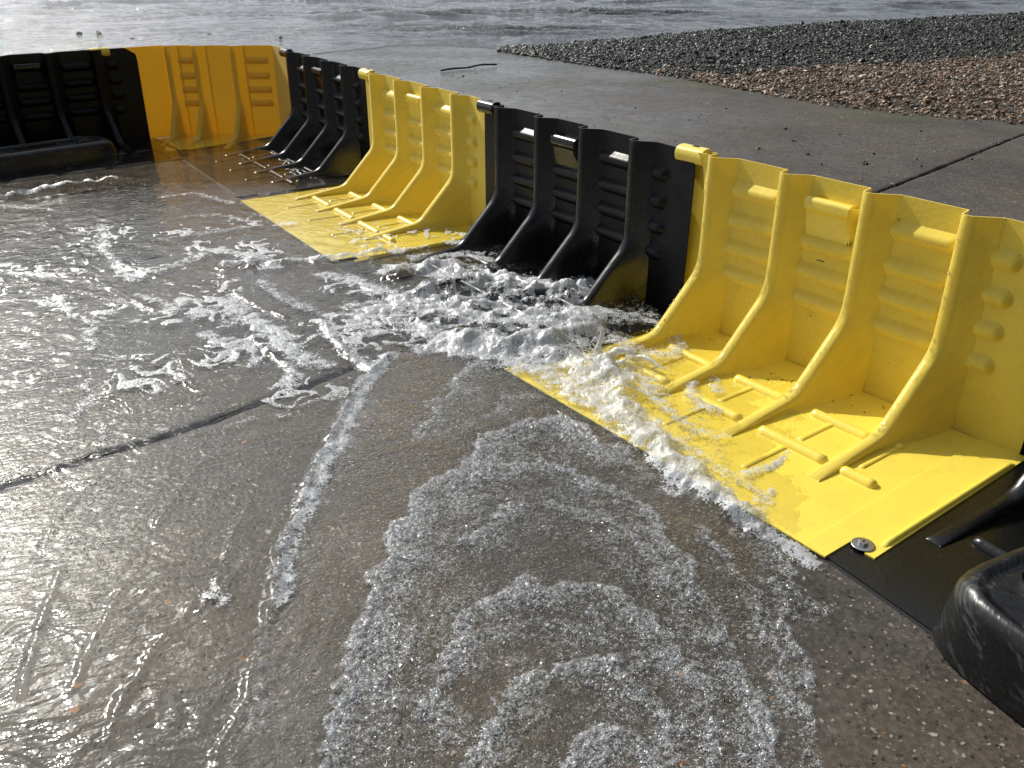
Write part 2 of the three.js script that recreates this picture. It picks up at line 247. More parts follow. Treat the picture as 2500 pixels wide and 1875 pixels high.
// ---------------------------------------------------------------- flood barrier units
const RX = [0.09, 0.337, 0.584, 0.831], TOP = 0.528;
function ribPath() {                                                    // profile of a rib: front edge and the line where it meets wall and floor
  const key = [[TOP, 0.045], [0.204, 0.046], [0.036, 0.216], [0.012, 0.452]], pts = [];
  const arc = (p, q, r, rad) => { // rounded corner at q
    const a = new THREE.Vector2(...p).sub(new THREE.Vector2(...q)).normalize(), b = new THREE.Vector2(...r).sub(new THREE.Vector2(...q)).normalize(), A = new THREE.Vector2(...q).addScaledVector(a, rad), B = new THREE.Vector2(...q).addScaledVector(b, rad), out = [];
    for (let i = 0; i <= 7; i++) { const t = i / 7, m = 1 - t; out.push([m * m * A.x + 2 * m * t * q[0] + t * t * B.x, m * m * A.y + 2 * m * t * q[1] + t * t * B.y]); }
    return out;
  };
  for (let i = 0; i < 10; i++) { const t = i / 10; pts.push([lerp(TOP, 0.245, t), 0.045]); }
  pts.push(...arc(key[0], key[1], key[2], 0.038));
  for (let i = 1; i < 6; i++) { const t = i / 6; pts.push([lerp(0.177, 0.060, t), lerp(0.0733, 0.192, t)]); }
  pts.push(...arc(key[1], key[2], key[3], 0.032));
  for (let i = 1; i <= 10; i++) { const t = i / 10; pts.push([lerp(0.0328, 0.012, t), lerp(0.248, 0.452, t)]); }
  pts.push([0.0095, 0.462], [0.0035, 0.466]);
  return pts;
}
function ribGeo(xi) {
  const front = ribPath(), nv = front.length - 1;
  const back = front.map(([y, z]) => { // wall above, floor below
    if (z < 0.0465 && y > 0.205) return [y, 0];
    const t = clamp((z - 0.046) / 0.17); if (z < 0.216) return t < 0.5 ? [lerp(0.204, 0.004, t * 2), 0] : [0.004, lerp(0, 0.216, t * 2 - 1)];
    return [0.004, z];
  });
  // across the section: share of the way from the foot to the front edge, and sideways
  const cols = [['l', 0], ['l', 0.5], ['l', 0.93], ['f', -1], ['f', -0.72], ['f', 0], ['f', 0.72], ['f', 1], ['r', 0.92], ['r', 0.6], ['r', 0.3], ['r', 0.1], ['r', 0]];
  return shell(cols.length - 1, nv, (u, v, i, j) => {
    const [k, c] = cols[i], F = front[j], B = back[j], depth = Math.hypot(F[0] - B[0], F[1] - B[1]), onFloor = B[1] > 0 ? smooth(0, 0.3, B[1]) : 0;
    const hw = 0.0165, rl = 0.0065 * Math.min(1, depth / 0.02), rr = lerp(0.048, 0.007, onFloor) * (depth < 0.03 ? depth / 0.03 : 1);
    const edge = Math.min(0.008, depth * 0.4);
    if (k === 'f') { const e = Math.abs(c) === 1 ? edge : Math.abs(c) > 0.5 ? edge * 0.22 : 0, t = depth ? 1 - e / depth : 1; return [xi + hw * (Math.abs(c) === 1 ? Math.sign(c) : c), lerp(B[0], F[0], t), lerp(B[1], F[1], t)]; }
    const t0 = depth ? 1 - edge / depth : 1, s = k === 'l' ? -1 : 1, w = k === 'l' ? rl : rr, t = c * t0;
    return [xi + s * (hw + w * (1 - c) + (k === 'r' && c > 0 && c < 0.4 ? -0.004 * (c / 0.3) : 0)), lerp(B[0], F[0], t), lerp(B[1], F[1], t)];
  }, 0.0032);
}
function plate(x0, x1, y0, y1, z, t = 0.0035) { return shell(6, 12, (u, v) => [lerp(x0, x1, u), lerp(y1, y0, v), z], t); }
function pad(cx, cy, hx, hy, lift, plane, sharp = 0.55) {                // a moulded swelling: rises smoothly from its sheet to a rounded ridge
  const nu = 22, nv = 10;
  const g = gridGeo(nu, nv, (u, v) => {
    const a = (u - 0.5) * 2, b = (v - 0.5) * 2, run = Math.max(0, Math.abs(a) * hx - (hx - hy)) / hy, q = clamp(1 - Math.hypot(hx > hy * 1.05 ? run : a, b));
    const h = -0.0012 + lift * (q <= 0 ? 0 : Math.pow(Math.sin(Math.min(1, q / sharp) * Math.PI / 2), 1.5));
    return plane === 'wall' ? [cx + a * hx, cy - b * hy, h] : [cx + a * hx, 0.0045 + h, cy + b * hy];
  }, (a) => [a[0], a[1] + 0.8 * a[2]]);
  return g;
}
function bar(x0, x1, z, h = 0.017, w = 0.0145) {                         // round-backed bar across the floor
  return gridGeo(16, 10, (u, v) => { const a = (v - 0.5) * Math.PI, e = Math.min(u, 1 - u) * (x1 - x0), k = Math.sqrt(clamp(1 - (1 - clamp(e / w)) ** 2)); return [lerp(x0, x1, u), 0.003 + h * Math.cos(a) * k, z + Math.sin(a) * w * (0.25 + 0.75 * k) * 1.1]; });
}
function bead(x, z0, z1, w = 0.007, h = 0.007) { return gridGeo(10, 24, (u, v) => { const a = (0.5 - u) * Math.PI, e = Math.min(v, 1 - v) * (z1 - z0), k = Math.sqrt(clamp(1 - (1 - clamp(e / w)) ** 2)); return [x - Math.sin(a) * w, 0.0035 + h * Math.cos(a) * k, lerp(z0, z1, v)]; }); }
function extrude(points, depth, bevel = 0.002) { const s = new THREE.Shape(points.map((p) => new THREE.Vector2(...p))); return new THREE.ExtrudeGeometry(s, { depth, bevelEnabled: bevel > 0, bevelSize: bevel, bevelThickness: bevel, bevelSegments: 2, curveSegments: 8 }); }
function rounded(pts, r, n = 5) { // polygon with rounded corners
  const out = []; for (let i = 0; i < pts.length; i++) { const p = new THREE.Vector2(...pts[(i + pts.length - 1) % pts.length]), q = new THREE.Vector2(...pts[i]), s = new THREE.Vector2(...pts[(i + 1) % pts.length]); const rr = Math.min(r, p.distanceTo(q) * 0.45, s.distanceTo(q) * 0.45), A = q.clone().lerp(p, rr / p.distanceTo(q)), B = q.clone().lerp(s, rr / s.distanceTo(q)); for (let k = 0; k <= n; k++) { const t = k / n, m = 1 - t; out.push([m * m * A.x + 2 * m * t * q.x + t * t * B.x, m * m * A.y + 2 * m * t * q.y + t * t * B.y]); } } return out;
}
const flip = (g) => { if (g.index) { const I = g.index.array; for (let i = 0; i < I.length; i += 3) { const t = I[i + 1]; I[i + 1] = I[i + 2]; I[i + 2] = t; } } else { const P = g.attributes.position, U = g.attributes.uv; for (let i = 0; i < P.count; i += 3) for (const A of [P, U]) for (let c = 0; c < A.itemSize; c++) { const a = A.array, k = (i + 1) * A.itemSize + c, l = (i + 2) * A.itemSize + c, t = a[k]; a[k] = a[l]; a[l] = t; } } g.computeVertexNormals(); return g; };
const G = {};
G.rib = RX.map(ribGeo);
G.bays = [plate(RX[0] + 0.055, RX[1] - 0.021, 0.002, TOP, 0), plate(RX[1] + 0.055, RX[2] - 0.021, 0.002, TOP, 0), plate(RX[2] + 0.055, RX[3] - 0.021, 0.002, TOP, 0)];
G.leftFlap = plate(-0.06, RX[0] - 0.021, 0.002, TOP, -0.0045);
G.rightFlap = shell(10, 14, (u, v) => { const y = lerp(TOP, 0.004, v), x1 = lerp(1.064, 1.056, v) - 0.07 * smooth(0.915, 1, y / TOP) * 0.9, x = lerp(RX[3] + 0.055, x1, u); return [x, y, 0.004 * smooth(0.3, 0.6, u)]; }, 0.0035);
G.ridge = []; for (const b of [0, 1, 2]) [0.443, 0.355, 0.275, 0.197].forEach((y, k) => { if (!(b === 1 && k === 0)) G.ridge.push(pad(RX[b] + 0.1405, y, 0.092, 0.026, 0.022, 'wall', 0.8)); });
G.boss = [0.437, 0.352, 0.271, 0.187].map((y) => pad(0.917, y, 0.040, 0.026, 0.017, 'wall', 0.8));
G.latch = (() => { const s = rounded([[0, 0.365], [0.014, 0.44], [0.027, 0.452], [0.027, 0.472], [0.019, 0.478], [0, 0.474]], 0.006); const g = extrude(s.map(([z, y]) => [z, y]), 0.128, 0.003); g.applyMatrix4(new THREE.Matrix4().makeBasis(new THREE.Vector3(0, 0, 1), new THREE.Vector3(0, 1, 0), new THREE.Vector3(1, 0, 0))); g.translate(0.405, 0, 0); return flip(g); })();
G.latchCheek = (() => { const g = shell(8, 10, (u, v) => { const y = lerp(0.474, 0.38, v), z = lerp(0.033, 0.0, smooth(0, 1, u)) * (1 - smooth(0.35, 1, v)); return [lerp(0.534, 0.563, u), y, z + 0.0005]; }, 0.002); return g; })();
G.hook = (() => { const s = rounded([[-0.010, 0.492], [-0.010, 0.5335], [0.012, 0.5335], [0.026, 0.5265], [0.029, 0.512], [0.026, 0.498], [0.018, 0.492]], 0.008); const g = extrude(s, 0.098, 0.003); g.applyMatrix4(new THREE.Matrix4().makeBasis(new THREE.Vector3(0, 0, 1), new THREE.Vector3(0, 1, 0), new THREE.Vector3(1, 0, 0))); g.translate(-0.060, 0, 0); return flip(g); })();
G.hookWeb = shell(8, 10, (u, v) => { const x = lerp(0.030, RX[0] - 0.018, u), y = lerp(0.5285, 0.40, v * lerp(0.35, 1, u)); return [x, y, lerp(0.030, 0.022, u) * (1 - v) + 0.004 + 0.030 * u * v]; }, 0.003);
G.slot = new THREE.BoxGeometry(0.022, 0.003, 0.010).translate(-0.005, 0.5362, 0.004);
const sheet = (pts, y, t) => { const g = extrude(pts.map(([x, z]) => [x, -z]), t, 0.0007); g.rotateX(-Math.PI / 2); g.translate(0, y, 0); return g; };
G.base = sheet([[-0.05, 0.004], [0.974, 0.004], [0.974, 0.679], [-0.03, 0.679]], 0.0012, 0.0032);
G.strip = sheet([[0.968, 0.002], [1.074, 0.002], [1.078, 0.613], [1.0575, 0.613], [1.056, 0.600], [1.044, 0.588], [1.0185, 0.592], [1.0175, 0.684], [0.968, 0.684]], 0.0052, 0.0032);
G.gasket = sheet([[-0.03, 0.655], [0.968, 0.655], [0.968, 0.6865], [-0.03, 0.6865]], -0.002, 0.003);
G.bars = [[0.118, 0.322], [0.365, 0.568], [0.612, 0.815], [0.845, 0.937]].map(([a, b]) => bar(a, b, 0.386)).concat([[0.14, 0.322], [0.39, 0.568], [0.637, 0.815]].map(([a, b]) => bar(a, b, 0.212)));
G.beads = [0.2135, 0.4605, 0.7075].flatMap((x) => [bead(x, 0.21, 0.35, 0.009, 0.006), bead(x, 0.40, 0.555, 0.009, 0.006)]).concat([bead(0.868, 0.16, 0.345, 0.008, 0.006)]);
G.edgeBead = (() => { const g = bead(1.0665, 0.05, 0.572, 0.0075, 0.009); g.translate(0, 0.0042, 0); return g; })();
G.edgeStripe = bead(0, 0, 0.13, 0.004, 0.004).rotateX(-Math.PI / 2).translate(1.036, 0.115, 0.0015);
G.knob = new THREE.SphereGeometry(0.012, 14, 10, 0, 6.2832, 0, 1.6).translate(0.868, 0.004, 0.189);

function makeUnit(name, wall, floor) {
  const o = base(name);
  part('base_plate', G.base, floor, o); part('base_strip', G.strip, floor, o); part('gasket', G.gasket, M.gasket, o);
  part('left_flap', G.leftFlap, wall, o); part('right_flap', G.rightFlap, wall, o);
  G.bays.forEach((g) => part('wall_panel', g, wall, o)); G.rib.forEach((g) => part('rib', g, wall === M.black ? floor : wall, o));
  G.ridge.forEach((g) => part('ridge', g, wall, o)); G.boss.forEach((g) => part('boss', g, wall, o));
  const l = part('latch', G.latch, floor, o); part('latch_cheek', G.latchCheek, wall, l);
  const h = part('hook', G.hook, floor, o); part('slot', G.slot, M.gasket, h); part('hook_web', G.hookWeb, wall, h);
  G.bars.forEach((g) => part('cross_bar', g, floor, o)); G.beads.forEach((g) => part('floor_bead', g, floor, o)); part('edge_bead', G.edgeBead, floor, o); part('edge_stripe', G.edgeStripe, floor, o); part('knob', G.knob, floor, o);
  return o;
}
function put(o, x, z, yaw, label) { o.position.set(x, 0, z); o.rotation.y = yaw; return tag(o, label, 'flood barrier', 'moulded units of the flood barrier'); }
function copy(o, name) { const c = o.clone(); c.name = numbered(name); scene.add(c); return c; }
const y1 = put(makeUnit('flood_barrier_unit', M.yellow, M.yellowBase), 0.5414, -2.5822, -0.9296, 'large near yellow plastic barrier unit at the right with foam along its floor edge');
put(copy(y1, 'flood_barrier_unit'), -0.6719, -4.3487, -0.9773, 'smaller yellow barrier unit between two black units, shallow clear water over its floor');
const b2 = put(makeUnit('flood_barrier_unit', M.black, M.blackBase), -0.075, -3.4245, -0.9605, 'black barrier unit between the two yellow units with white water churning at its foot');
put(copy(b2, 'flood_barrier_unit'), -1.2704, -5.2818, -0.9852, 'far black barrier unit beside the backlit orange one, its dark floor ribs in still water');
put(copy(b2, 'flood_barrier_unit'), 1.1898, -1.7135, -1.05, 'black barrier unit cut by the right frame edge, bolted under the large yellow unit');
put(copy(b2, 'flood_barrier_unit'), -3.04, -4.795, 0.66, 'shaded black barrier unit at the far left with a black weight before it').traverse((q) => { if (q.name === 'rib') q.material = M.black; });

{ // the corner unit: a middle wall with two flaps bent forward, three ribs, a floor that narrows inward
  const o = base('flood_barrier_corner');
  const BL = -0.33, BR = 0.33, aL = [-0.79, 0.613], aR = [0.553, 0.833];
  const rx = [-0.29, -0.125, 0.10];
  const plateN = (x0, x1) => plate(x0, x1, 0.002, TOP, 0);
  part('wall_panel', plateN(rx[0] + 0.055, rx[1] - 0.021), M.backlitYellow, o); part('wall_panel', plateN(rx[1] + 0.055, rx[2] - 0.021), M.backlitYellow, o); part('wall_panel', plateN(rx[2] + 0.055, BR), M.backlitYellow, o);
  part('left_flap', shell(8, 12, (u, v) => [BL + 0.019 + aL[0] * 0.34 * (1 - u), lerp(TOP, 0.002, v), aL[1] * 0.34 * (1 - u) - 0.012], 0.0035), M.backlitYellow, o);
  part('right_flap', shell(8, 12, (u, v) => [BR + aR[0] * 0.22 * u, lerp(TOP, 0.002, v), aR[1] * 0.22 * u], 0.0035), M.backlitYellow, o);
  const rg = ribGeo(0);
  for (const x of rx) { const m = part('rib', rg, M.backlitYellow, o); m.position.x = x; m.scale.z = x < -0.2 ? 0.72 : 0.86; }
  for (const y of [0.443, 0.355, 0.275, 0.197]) { part('ridge', pad(-0.195, y, 0.052, 0.020, 0.015, 'wall', 0.75), M.backlitYellow, o); part('ridge', pad(0.232, y, 0.068, 0.020, 0.012, 'wall', 0.75), M.backlitYellow, o); }
  part('base_plate', sheet([[-0.34, 0.004], [0.33, 0.004], [0.24, 0.10], [-0.08, 0.42], [-0.12, 0.44], [-0.145, 0.43], [-0.15, 0.455], [-0.20, 0.49], [-0.23, 0.47], [-0.34, 0.06]], 0.006, 0.0035), M.yellowBase, o);
  const h = part('hook', G.hook, M.yellowBase, o); h.position.set(-0.60, 0, 0.205); h.rotation.y = 0.66; part('slot', G.slot, M.gasket, h);
  o.position.set(-1.755, 0, -5.545);
  tag(o, 'yellow corner unit glowing orange with the sun behind it, in the bend of the barrier', 'flood barrier', 'moulded units of the flood barrier');
}

// ---------------------------------------------------------------- bolt, weights, stick, loose stones
{
  const o = base('bolt_with_washer'); o.position.set(1.041 * 0.598 + 0.595 * -0.8014 + 0.5414, 0, -2.5822 + 1.041 * 0.8014 + 0.595 * 0.598);
  part('washer', new THREE.LatheGeometry([[0.006, 0.0095], [0.021, 0.0095], [0.0225, 0.0105], [0.0225, 0.0115], [0.021, 0.0122], [0.006, 0.0122]].map((p) => new THREE.Vector2(...p)), 32), M.steel, o);
  const hx = new THREE.Shape(Array.from({ length: 6 }, (_, k) => new THREE.Vector2(0.0088 * Math.cos(k * Math.PI / 3 + 0.3), 0.0088 * Math.sin(k * Math.PI / 3 + 0.3))));
  const hd = part('hex_head', new THREE.ExtrudeGeometry(hx, { depth: 0.0055, bevelEnabled: true, bevelSize: 0.0008, bevelThickness: 0.0008, bevelSegments: 2 }).rotateX(-Math.PI / 2).translate(0, 0.0128, 0), M.steel, o);
  part('socket', new THREE.CylinderGeometry(0.0030, 0.0026, 0.0012, 16).translate(0, 0.0198, 0), new THREE.MeshStandardMaterial({ name: 'grimy steel', color: new THREE.Color(0.12, 0.11, 0.09), roughness: 0.5, metalness: 0.8 }), hd);
  part('shank', new THREE.CylinderGeometry(0.0055, 0.0055, 0.014, 16).translate(0, 0.004, 0), M.steel, o);
  tag(o, 'steel hexagon bolt on a round washer at the front corner of the large yellow unit', 'bolt');
}
function weight(label, x, z, yaw, L, D, H) {                             // ballast block: rounded mass with a recessed top, pairs of round studs, slots
  const o = base('ballast_block');
  const body = gridGeo(96, 72, (u, v) => {                               // superellipse dome with a flat top
    const th = u * 2 * Math.PI, e = 0.42, cx = Math.sign(Math.cos(th)) * Math.abs(Math.cos(th)) ** e, cz = Math.sign(Math.sin(th)) * Math.abs(Math.sin(th)) ** e;
    const t = v; let r, y; if (t < 0.35) { r = lerp(1.0, 0.955, t / 0.35); y = lerp(0.0, H * 0.72, t / 0.35); } else if (t < 0.65) { const a = (t - 0.35) / 0.3 * Math.PI / 2; r = 0.955 - 0.11 * (1 - Math.cos(a)); y = H * 0.72 + H * 0.28 * Math.sin(a); } else { r = lerp(0.845, 0, (t - 0.65) / 0.35); const px = Math.abs(cx * r) / 2, pocket = smooth(0.80, 0.70, r) * smooth(0.37, 0.40, px); y = H - H * (L > 0.6 ? 0.06 : 0.05) * smooth(0.84, 0.80, r) - H * (L > 0.6 ? 0.1 : 0.42) * pocket; }
    const rz = r > 0 ? Math.max(0, 1 - (1 - r) * (L / D)) : 0, rzz = t < 0.65 ? 1 - (1 - r) * (L / D) * 0.7 : rz * 0 + (1 - (1 - 0.845) * (L / D) * 0.7) * (r / 0.845);
    return [cx * L / 2 * r, y + 0.0015 * n3(cx * 9, y * 30, cz * 9), -cz * D / 2 * rzz];
  }, (a) => [a[0] * 0.9 + a[1] * 0.8, a[2] * 0.9 + a[1] * 1.1]);
  part('body', body, M.rubber, o);
  const yt = L > 0.6 ? H * 0.985 : H * 0.95;
  for (const [sx, sz] of (L > 0.6 ? [[-0.30, 0.0], [0.30, 0.0]] : [[-0.27, 0.10], [0.27, 0.10]]).flatMap(([a, b]) => L > 0.6 ? [[a, 0.16], [a, -0.16]] : [[a, b]])) {
    const R = L > 0.6 ? 0.034 : 0.044, s = part('stud', new THREE.LatheGeometry([[0, 0.012], [R * 0.16, 0.013], [R * 0.22, 0.010], [R * 0.36, 0.010], [R * 0.42, 0.0075], [R * 0.70, 0.010], [R * 0.76, 0.0105], [R * 0.82, 0.001], [R * 0.96, 0.001], [R, 0.010], [R * 1.07, 0.010], [R * 1.12, -0.004]].map((p) => new THREE.Vector2(...p)), 40), M.rubber, o);
    s.position.set(sx * L, yt, sz * D);
  }
  const slot = part('slot', extrude(rounded([[-0.13 * L, -0.05 * D], [0.13 * L, -0.05 * D], [0.13 * L, 0.05 * D], [-0.13 * L, 0.05 * D]], 0.012), 0.014, 0.003).rotateX(-Math.PI / 2), M.rubber, o); slot.position.set(0, yt - 0.004, 0);
  for (const s of [-1, 1]) { const p = part('peg_hole', new THREE.TorusGeometry(0.011, 0.003, 10, 24).rotateX(Math.PI / 2), M.rubber, o); p.position.set(s * L * (L > 0.6 ? 0.42 : 0.235), yt + 0.001, L > 0.6 ? D * 0.2 : -D * 0.24); part('hole', new THREE.CylinderGeometry(0.0095, 0.0095, 0.002, 20), M.gasket, p); }
  if (L > 0.6) { const rim = part('recess_rim', extrude(rounded([[-0.425 * L, -0.36 * D], [-0.20 * L, -0.36 * D], [-0.24 * L, 0.36 * D], [-0.425 * L, 0.36 * D]], 0.03), 0.004, 0.002).rotateX(-Math.PI / 2), M.rubber, o); rim.position.y = yt - 0.001; }
  else for (const s of [-1, 1]) { const w = part('brace', new THREE.TubeGeometry(new THREE.CatmullRomCurve3([[s * 0.20 * L, 0.6 * H, 0.36 * D], [s * 0.28 * L, 0.94 * H, 0.20 * D], [s * 0.30 * L, 0.96 * H, -0.05 * D], [s * 0.31 * L, 0.94 * H, -0.33 * D]].map((p) => new THREE.Vector3(...p))), 24, 0.006, 8), M.rubber, o); w.castShadow = true; }
  o.position.set(x, 0.006, z); o.rotation.y = yaw;
  return tag(o, label, 'ballast block', 'black ballast blocks');
}
weight('scuffed black rubber ballast block cut by the right frame edge, on the black unit floor', 0.968, -1.006, -1.12, 0.52, 0.40, 0.13);
weight('long black ballast block with paired round studs standing in water before the far left unit', -2.53, -4.72, 0.78, 0.80, 0.28, 0.10);
{
  const pts = [[-0.66, 0.014, -8.60], [-0.56, 0.02, -8.69], [-0.42, 0.017, -8.80], [-0.30, 0.03, -8.90], [-0.15, 0.02, -9.02]].map((p) => new THREE.Vector3(...p)), g = new THREE.TubeGeometry(new THREE.CatmullRomCurve3(pts), 40, 0.0085, 7), P = g.attributes.position;
  for (let i = 0; i < P.count; i++) { const k = 0.002 * n3(P.getX(i) * 30, P.getY(i) * 30, P.getZ(i) * 30); P.setXYZ(i, P.getX(i) + k, P.getY(i) + k, P.getZ(i) + k); } g.computeVertexNormals();
  tag(part('driftwood_stick', g, new THREE.MeshStandardMaterial({ name: 'wet wood', color: new THREE.Color(0.022, 0.017, 0.013), roughness: 0.6 }), scene), 'thin dark stick lying on the wet slab behind the barrier', 'stick');
}
{
  const r = rng(31), dark = new THREE.MeshPhysicalMaterial({ name: 'dark wet stone', color: new THREE.Color(0.022, 0.021, 0.02), roughness: 0.5 });
  const list = [[1.76, -5.78, 0.022], [1.70, -5.39, 0.018], [1.43, -5.16, 0.02], [1.67, -5.0, 0.02], [1.67, -4.76, 0.013], [2.05, -5.02, 0.014], [1.91, -4.76, 0.024], [2.23, -4.88, 0.016], [2.54, -4.88, 0.016], [2.19, -4.71, 0.010], [1.55, -6.56, 0.014], [-0.44, -8.31, 0.016], [0.4, -7.4, 0.014], [0.9, -6.6, 0.012], [2.9, -5.3, 0.016], [2.05, -5.6, 0.012], [2.6, -5.7, 0.014], [1.2, -6.1, 0.010]];
  list.forEach(([x, z, s], i) => { const m = new THREE.Mesh(M.stoneShapes[i % 5], dark); m.name = numbered('loose_stone'); m.castShadow = m.receiveShadow = true; m.position.set(x, s * 0.25, z); m.rotation.set(r() - 0.5, r() * 6, r() - 0.5); m.scale.setScalar(s * 0.72); scene.add(tag(m, 'small dark stone lying loose on the damp slab behind the barrier', 'stone', 'loose stones on the slab')); });
  [[-5.57, -12.1, 0.10, 'dark boulder at the water edge, left one of a close pair'], [-5.32, -12.1, 0.11, 'dark boulder at the water edge, right one of a close pair'], [-4.7, -11.6, 0.07, 'small dark rock awash right of the boulder pair'], [-3.95, -12.25, 0.07, 'dark rock at the water edge with a flat wet top'], [-2.9, -11.75, 0.09, 'low dark rock with weed on the slab at the water edge']].forEach(([x, z, s, l], i) => { const m = new THREE.Mesh(M.stoneShapes[(i + 2) % 5], dark); m.name = numbered('shore_rock'); m.position.set(x, s * 0.4, z); m.rotation.set(0, r() * 6, 0); m.scale.set(s * (i < 2 ? 0.4 : 0.6), s * (i < 2 ? 0.5 : 0.22), s * 0.36); scene.add(tag(m, l, 'rock', 'rocks at the water edge')); });
  const flecks = new THREE.InstancedMesh(M.stoneShapes[1], M.stone, 2600), o = new THREE.Object3D(), c = new THREE.Color();
  for (let i = 0; i < 2600; i++) { const x = -1.5 + 6.5 * r(), z = -4.2 - 5.5 * r(), s = 0.0025 + 0.006 * r() ** 4; if (z > -4.13 - (x - 1.7) * 0.2 && x < 1.6) { o.position.set(3 + r(), 0, -6.0 - r()); } else o.position.set(x, 0.001, z); o.scale.set(s, s * 0.7, s * (1 + r())); o.rotation.set(0, r() * 6, 0); o.updateMatrix(); flecks.setMatrixAt(i, o.matrix); const l = r() < 0.35 ? 0.3 : 0.03; c.setRGB(l, l * 0.92, l * 0.8); flecks.setColorAt(i, c); }
  flecks.name = 'slab_grit'; scene.add(tag(flecks, 'shell bits and grit scattered over the slab behind the barrier', 'grit', null, 'stuff'));
}
